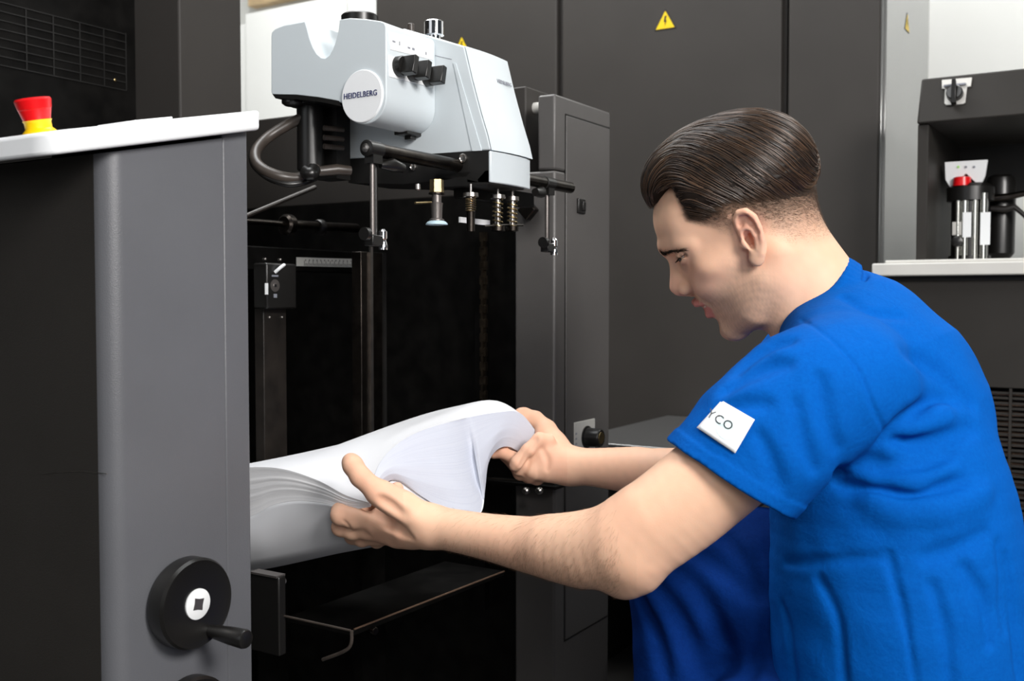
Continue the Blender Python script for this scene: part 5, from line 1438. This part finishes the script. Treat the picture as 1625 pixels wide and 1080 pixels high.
# eyebrows and lashes
def surf_ids(cond): return np.nonzero(cond & is_head)[0]
for s in (1, -1):
    NSB = 620; u = r.random(NSB) ** 1.25
    ca = np.interp(u, [0, 0.35, 0.7, 1], [0.099, 0.0935, 0.0830, 0.066]); cb = np.interp(u, [0, 0.35, 0.7, 1], [0.0330, 0.0325, 0.0300, 0.0240]); cl = np.interp(u, [0, 0.35, 0.7, 1], [0.007, 0.022, 0.038, 0.0535])
    tgt = np.stack([ca, cb + r.normal(size=NSB) * 0.0019 * (1.15 - 0.5*u), cl * s], 1)
    cand = np.nonzero(is_head & (hb > 0.015) & (hb < 0.05) & (ha > 0.045) & (hc[:, 2] * s > 0))[0]
    hcc = hc[cand]
    ii = np.array([cand[np.argmin(((hcc - t_) ** 2).sum(1))] for t_ in tgt])
    p0 = pos[ii]; n0 = bn[ii]
    d0 = (-HF[None, :] * 0.55 + HL[None, :] * 0.6 * s - HU[None, :] * 0.12 + HU[None, :] * (0.5 * (1 - u) ** 2)[:, None]) + r.normal(size=(NSB, 3)) * 0.16
    d0 = d0 - n0 * (d0 * n0).sum(1, keepdims=True); d0 /= np.linalg.norm(d0, axis=1, keepdims=True)
    ln = (0.0055 + 0.003 * r.random(NSB))[:, None]
    lines = np.stack([p0, p0 + (n0 * 0.25 + d0) * ln * 0.5, p0 + (n0 * 0.22 + d0) * ln], 1)
    strands('eyebrow', lines, np.tile(np.array([[0.00011, 0.00010, 0.00004]]), (NSB, 1)), brow_mat, person)
    NL = 46; u = np.linspace(0, 1, NL)
    la = np.interp(u, [0, 0.4, 0.8, 1], [0.0815, 0.0838, 0.0785, 0.0690]); lb_ = np.interp(u, [0, 0.4, 0.8, 1], [0.0172, 0.0170, 0.0185, 0.0195]); ll_ = np.interp(u, [0, 0.4, 0.8, 1], [0.0190, 0.029, 0.041, 0.0495]) * s
    p0 = np.stack([H(*x) for x in zip(la, lb_, ll_)])
    dd = HF[None, :] * (1 - 0.6 * u)[:, None] + HL[None, :] * (0.3 + 0.8 * u)[:, None] * s - HU[None, :] * 0.45 + r.normal(size=(NL, 3)) * 0.1
    dd /= np.linalg.norm(dd, axis=1, keepdims=True)
    lines = np.stack([p0, p0 + dd * 0.0025, p0 + dd * 0.0045 + HU[None, :] * 0.0004], 1)
    strands('eyelashes', lines, np.tile(np.array([[0.00022, 0.00016, 0.00005]]), (NL, 1)), brow_mat, person)

# fine hair on the near forearm
w_ = ((px_all[:, 0] < 985) & (px_all[:, 0] > 690) & (px_all[:, 1] > 805) & (px_all[:, 2] < 1.28) & ~is_head).astype(float) * (0.25 + sstep(845, 900, px_all[:, 1]))
NS = 2400
ids = r.choice(len(pos), NS, p=w_ / w_.sum()); p0 = pos[ids]; n0 = bn[ids]
d0 = np.tile(v3(CAM_U) * -0.8 + v3(CAM_R) * -0.35, (NS, 1)) + r.normal(size=(NS, 3)) * 0.2
d0 = d0 - n0 * (d0 * n0).sum(1, keepdims=True); d0 /= np.linalg.norm(d0, axis=1, keepdims=True) + 1e-9
ln = (0.006 + 0.006 * r.random(NS))[:, None]
lines = np.stack([p0, p0 + (n0 * 0.2 + d0) * ln * 0.5, p0 + (n0 * 0.15 + d0) * ln], 1)
strands('arm_hair', lines, np.tile(np.array([[0.00004, 0.000035, 0.00001]]), (NS, 1)), mat('fine_arm_hair', (0.16, 0.09, 0.05, 1), 0.5), person)
# ================================================================== sheaf of paper held in both hands
def curve(pts, n):
    """smooth curve through (pixel x, pixel y, depth) points, resampled evenly"""
    q = spline([P(*p) for p in pts], 10); L = [0.0]
    for a, b in zip(q, q[1:]): L.append(L[-1] + (b - a).length)
    out = []; j = 0
    for k in range(n):
        s = L[-1] * k / (n - 1)
        while j < len(L) - 2 and L[j+1] < s: j += 1
        u = (s - L[j]) / max(L[j+1] - L[j], 1e-9); out.append(q[j].lerp(q[j+1], min(max(u, 0), 1)))
    return out
NU, NV, NW = 70, 60, 26
near_t = curve([(235, 770, 1.475), (330, 747, 1.42), (397, 741, 1.38), (450, 744, 1.345), (505, 762, 1.315), (548, 785, 1.293), (585, 797, 1.275)], NU)
near_b = curve([(235, 850, 1.485), (330, 838, 1.43), (397, 822, 1.385), (432, 804, 1.362), (470, 796, 1.338), (515, 799, 1.312), (552, 808, 1.292), (588, 804, 1.277)], NU)
right_t = curve([(585, 797, 1.275), (600, 740, 1.31), (630, 705, 1.35), (672, 682, 1.39), (735, 664, 1.44), (790, 654, 1.492), (825, 655, 1.525), (853, 687, 1.545)], NV)
right_b = curve([(588, 804, 1.277), (610, 768, 1.315), (634, 762, 1.335), (668, 786, 1.352), (705, 808, 1.375), (742, 819, 1.392), (764, 812, 1.415), (770, 775, 1.445), (775, 735, 1.465), (788, 714, 1.485), (806, 708, 1.505), (824, 717, 1.53)], NV)
far_t = curve([(235, 780, 1.64), (330, 752, 1.60), (397, 738, 1.585), (500, 716, 1.585), (590, 698, 1.59), (640, 687, 1.59), (672, 671, 1.59), (705, 659, 1.59), (760, 652, 1.575), (815, 653, 1.56), (853, 687, 1.545)], NU)
far_b = curve([(235, 850, 1.65), (330, 830, 1.61), (397, 815, 1.60), (500, 800, 1.60), (590, 780, 1.60), (672, 745, 1.61), (760, 715, 1.59), (824, 717, 1.53)], NU)
left_t = [near_t[0].lerp(far_t[0], k / (NV - 1)) for k in range(NV)]
left_b = [near_b[0].lerp(far_b[0], k / (NV - 1)) for k in range(NV)]
def coons(n_, f_, l_, r_):
    g = []
    for i in range(NU):
        u = (i / (NU - 1)) ** 4; u1 = i / (NU - 1); row = []
        for j in range(NV):
            v = j / (NV - 1)
            row.append(n_[i]*(1-v) + f_[i]*v + l_[j]*(1-u) + r_[j]*u - (n_[0]*(1-u)*(1-v) + n_[-1]*u*(1-v) + f_[0]*(1-u)*v + f_[-1]*u*v))
        g.append(row)
    return g
top_s = coons(near_t, far_t, left_t, right_t)
bot_s = coons(near_b, far_b, left_b, right_b)
paper_mat = mat('white_paper', (0.74, 0.75, 0.78, 1), 0.6, spec=0.25)
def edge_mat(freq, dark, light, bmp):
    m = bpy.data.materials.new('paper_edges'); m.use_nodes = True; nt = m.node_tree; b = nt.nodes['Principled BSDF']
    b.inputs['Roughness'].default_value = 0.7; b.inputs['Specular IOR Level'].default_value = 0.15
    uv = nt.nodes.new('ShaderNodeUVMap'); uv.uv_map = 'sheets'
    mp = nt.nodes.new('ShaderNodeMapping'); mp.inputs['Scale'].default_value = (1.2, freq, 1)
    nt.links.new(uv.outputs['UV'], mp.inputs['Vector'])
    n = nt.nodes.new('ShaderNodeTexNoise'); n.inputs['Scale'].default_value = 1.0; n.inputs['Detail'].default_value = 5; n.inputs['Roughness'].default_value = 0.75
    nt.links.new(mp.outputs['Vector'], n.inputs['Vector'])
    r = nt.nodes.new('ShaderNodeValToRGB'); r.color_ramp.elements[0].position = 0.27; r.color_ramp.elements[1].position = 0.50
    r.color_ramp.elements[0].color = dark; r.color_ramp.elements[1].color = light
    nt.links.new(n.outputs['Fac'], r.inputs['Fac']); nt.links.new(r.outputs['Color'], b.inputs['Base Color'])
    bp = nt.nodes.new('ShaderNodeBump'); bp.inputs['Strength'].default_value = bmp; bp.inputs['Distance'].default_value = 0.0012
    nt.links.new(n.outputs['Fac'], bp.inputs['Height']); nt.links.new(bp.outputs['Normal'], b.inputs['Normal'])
    return m
edge_near = edge_mat(60, (0.66, 0.67, 0.72, 1), (0.93, 0.935, 0.955, 1), 0.2)
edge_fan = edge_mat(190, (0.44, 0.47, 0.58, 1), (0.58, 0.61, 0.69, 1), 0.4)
sheaf = thing('paper_sheaf', 'thick white sheaf of paper bent between both hands above the feeder pile', 'paper', P(600, 760, 1.4))
MB().grid(top_s).build('top_sheet', paper_mat, sheaf, angle=180)
MB().grid([r_[::-1] for r_ in bot_s]).build('bottom_sheet', paper_mat, sheaf, angle=180)
def side(name, ta, ba, bulge, rip, edge_m):
    b = MB(); uvl = b.bm.loops.layers.uv.new('sheets'); n = len(ta); vs = []; wr = [rng.normal() * rip for _ in range(NW)]; wr[0] = wr[-1] = 0
    for i in range(n):
        row = []
        for k in range(NW):
            w_ = k / (NW - 1); p = ta[i].lerp(ba[i], w_) + bulge(i / (n - 1), w_)
            fade = min(1, i / 4, (n - 1 - i) / 4)
            p = p + (CAM_C - p).normalized() * (wr[k] * fade)
            row.append(b.bm.verts.new(p))
        vs.append(row)
    for i in range(n - 1):
        for k in range(NW - 1):
            f = b.bm.faces.new((vs[i][k], vs[i+1][k], vs[i+1][k+1], vs[i][k+1]))
            for lp, (a, c) in zip(f.loops, ((i, k), (i+1, k), (i+1, k+1), (i, k+1))): lp[uvl].uv = (a / (n - 1), c / (NW - 1))
    return b.build(name, edge_m, sheaf, angle=180)
# near edge: slightly stepped stack; right edge: fanned sheets with a soft vertical ridge where the sheaf folds
side('near_edge', near_t, near_b, lambda u, w_: Vector((0, 0, 0)), 0.0006, edge_near)
toC = (CAM_C - P(735, 740, 1.4)).normalized()
def ridge_u(w_): return 0.60 + 0.02 * w_
def ridge(u, w_):
    d = u - ridge_u(w_); g = min(1.0, 0.15 + 1.8 * w_) * min(1.0, 0.3 + 2.5 * (1 - w_))
    if d < 0: e = 0.010 - 0.026 * max(0.0, 1 + d / 0.20) ** 1.6
    else: e = 0.010 * min(1.0, d / 0.012) + (-0.016) * max(0.0, 1 - d / 0.012)
    return toC * (e * g * max(0.0, min(1.0, u / 0.12, (1 - u) / 0.2)))
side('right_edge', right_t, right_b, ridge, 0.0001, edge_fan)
side('far_edge', far_t, far_b, lambda u, w_: Vector((0, 0, 0)), 0.0003, edge_near)
# lowest sheets sagging away below the near edge
rows = []
NB = 44
up_e = curve([(235, 846, 1.487), (330, 836, 1.432), (397, 821, 1.387), (432, 803, 1.364), (470, 795, 1.340), (515, 798, 1.314), (552, 807, 1.294), (600, 812, 1.292)], NB)
lo_e = curve([(235, 925, 1.50), (330, 905, 1.455), (397, 891, 1.42), (440, 883, 1.40), (490, 872, 1.38), (540, 861, 1.37), (600, 850, 1.36), (640, 842, 1.36)], NB)
for i in range(NB):
    row = []
    a, c = up_e[i], lo_e[i]; back = (c - CAM_C).normalized()
    for k in range(25):
        w_ = k / 24
        if w_ <= 0.72:
            s = w_ / 0.72; p = a.lerp(c, s) + (CAM_C - a).normalized() * (0.022 * math.sin(math.pi * s * 0.85))
        else:
            s = (w_ - 0.72) / 0.28; p = c + (CAM_C - a).normalized() * (0.022 * math.sin(math.pi * 0.85)) + back * (0.16 * s) + Vector((0, 0, -0.012 * math.sin(math.pi * s)))
        row.append(p)
    rows.append(row)
sg = MB().grid(rows).build('sagging_sheet', paper_mat, sheaf, angle=180)
md = sg.modifiers.new('thickness', 'SOLIDIFY'); md.thickness = 0.002; md.offset = -1

# loose lowest sheet curling under the right edge
up2 = curve([(596, 796, 1.318), (612, 768, 1.322), (634, 763, 1.340), (668, 787, 1.357), (705, 808, 1.380), (744, 819, 1.397)], 30)
lo2 = curve([(596, 862, 1.36), (630, 850, 1.33), (670, 845, 1.335), (710, 845, 1.35), (750, 845, 1.37), (760, 835, 1.39)], 30)
rows = [[a.lerp(c, k/12) + (CAM_C - a).normalized() * (0.004 * math.sin(math.pi * k/12)) for k in range(13)] for a, c in zip(up2, lo2)]
sg = MB().grid(rows).build('loose_sheet', paper_mat, sheaf, angle=180)
md = sg.modifiers.new('thickness', 'SOLIDIFY'); md.thickness = 0.001; md.offset = -1
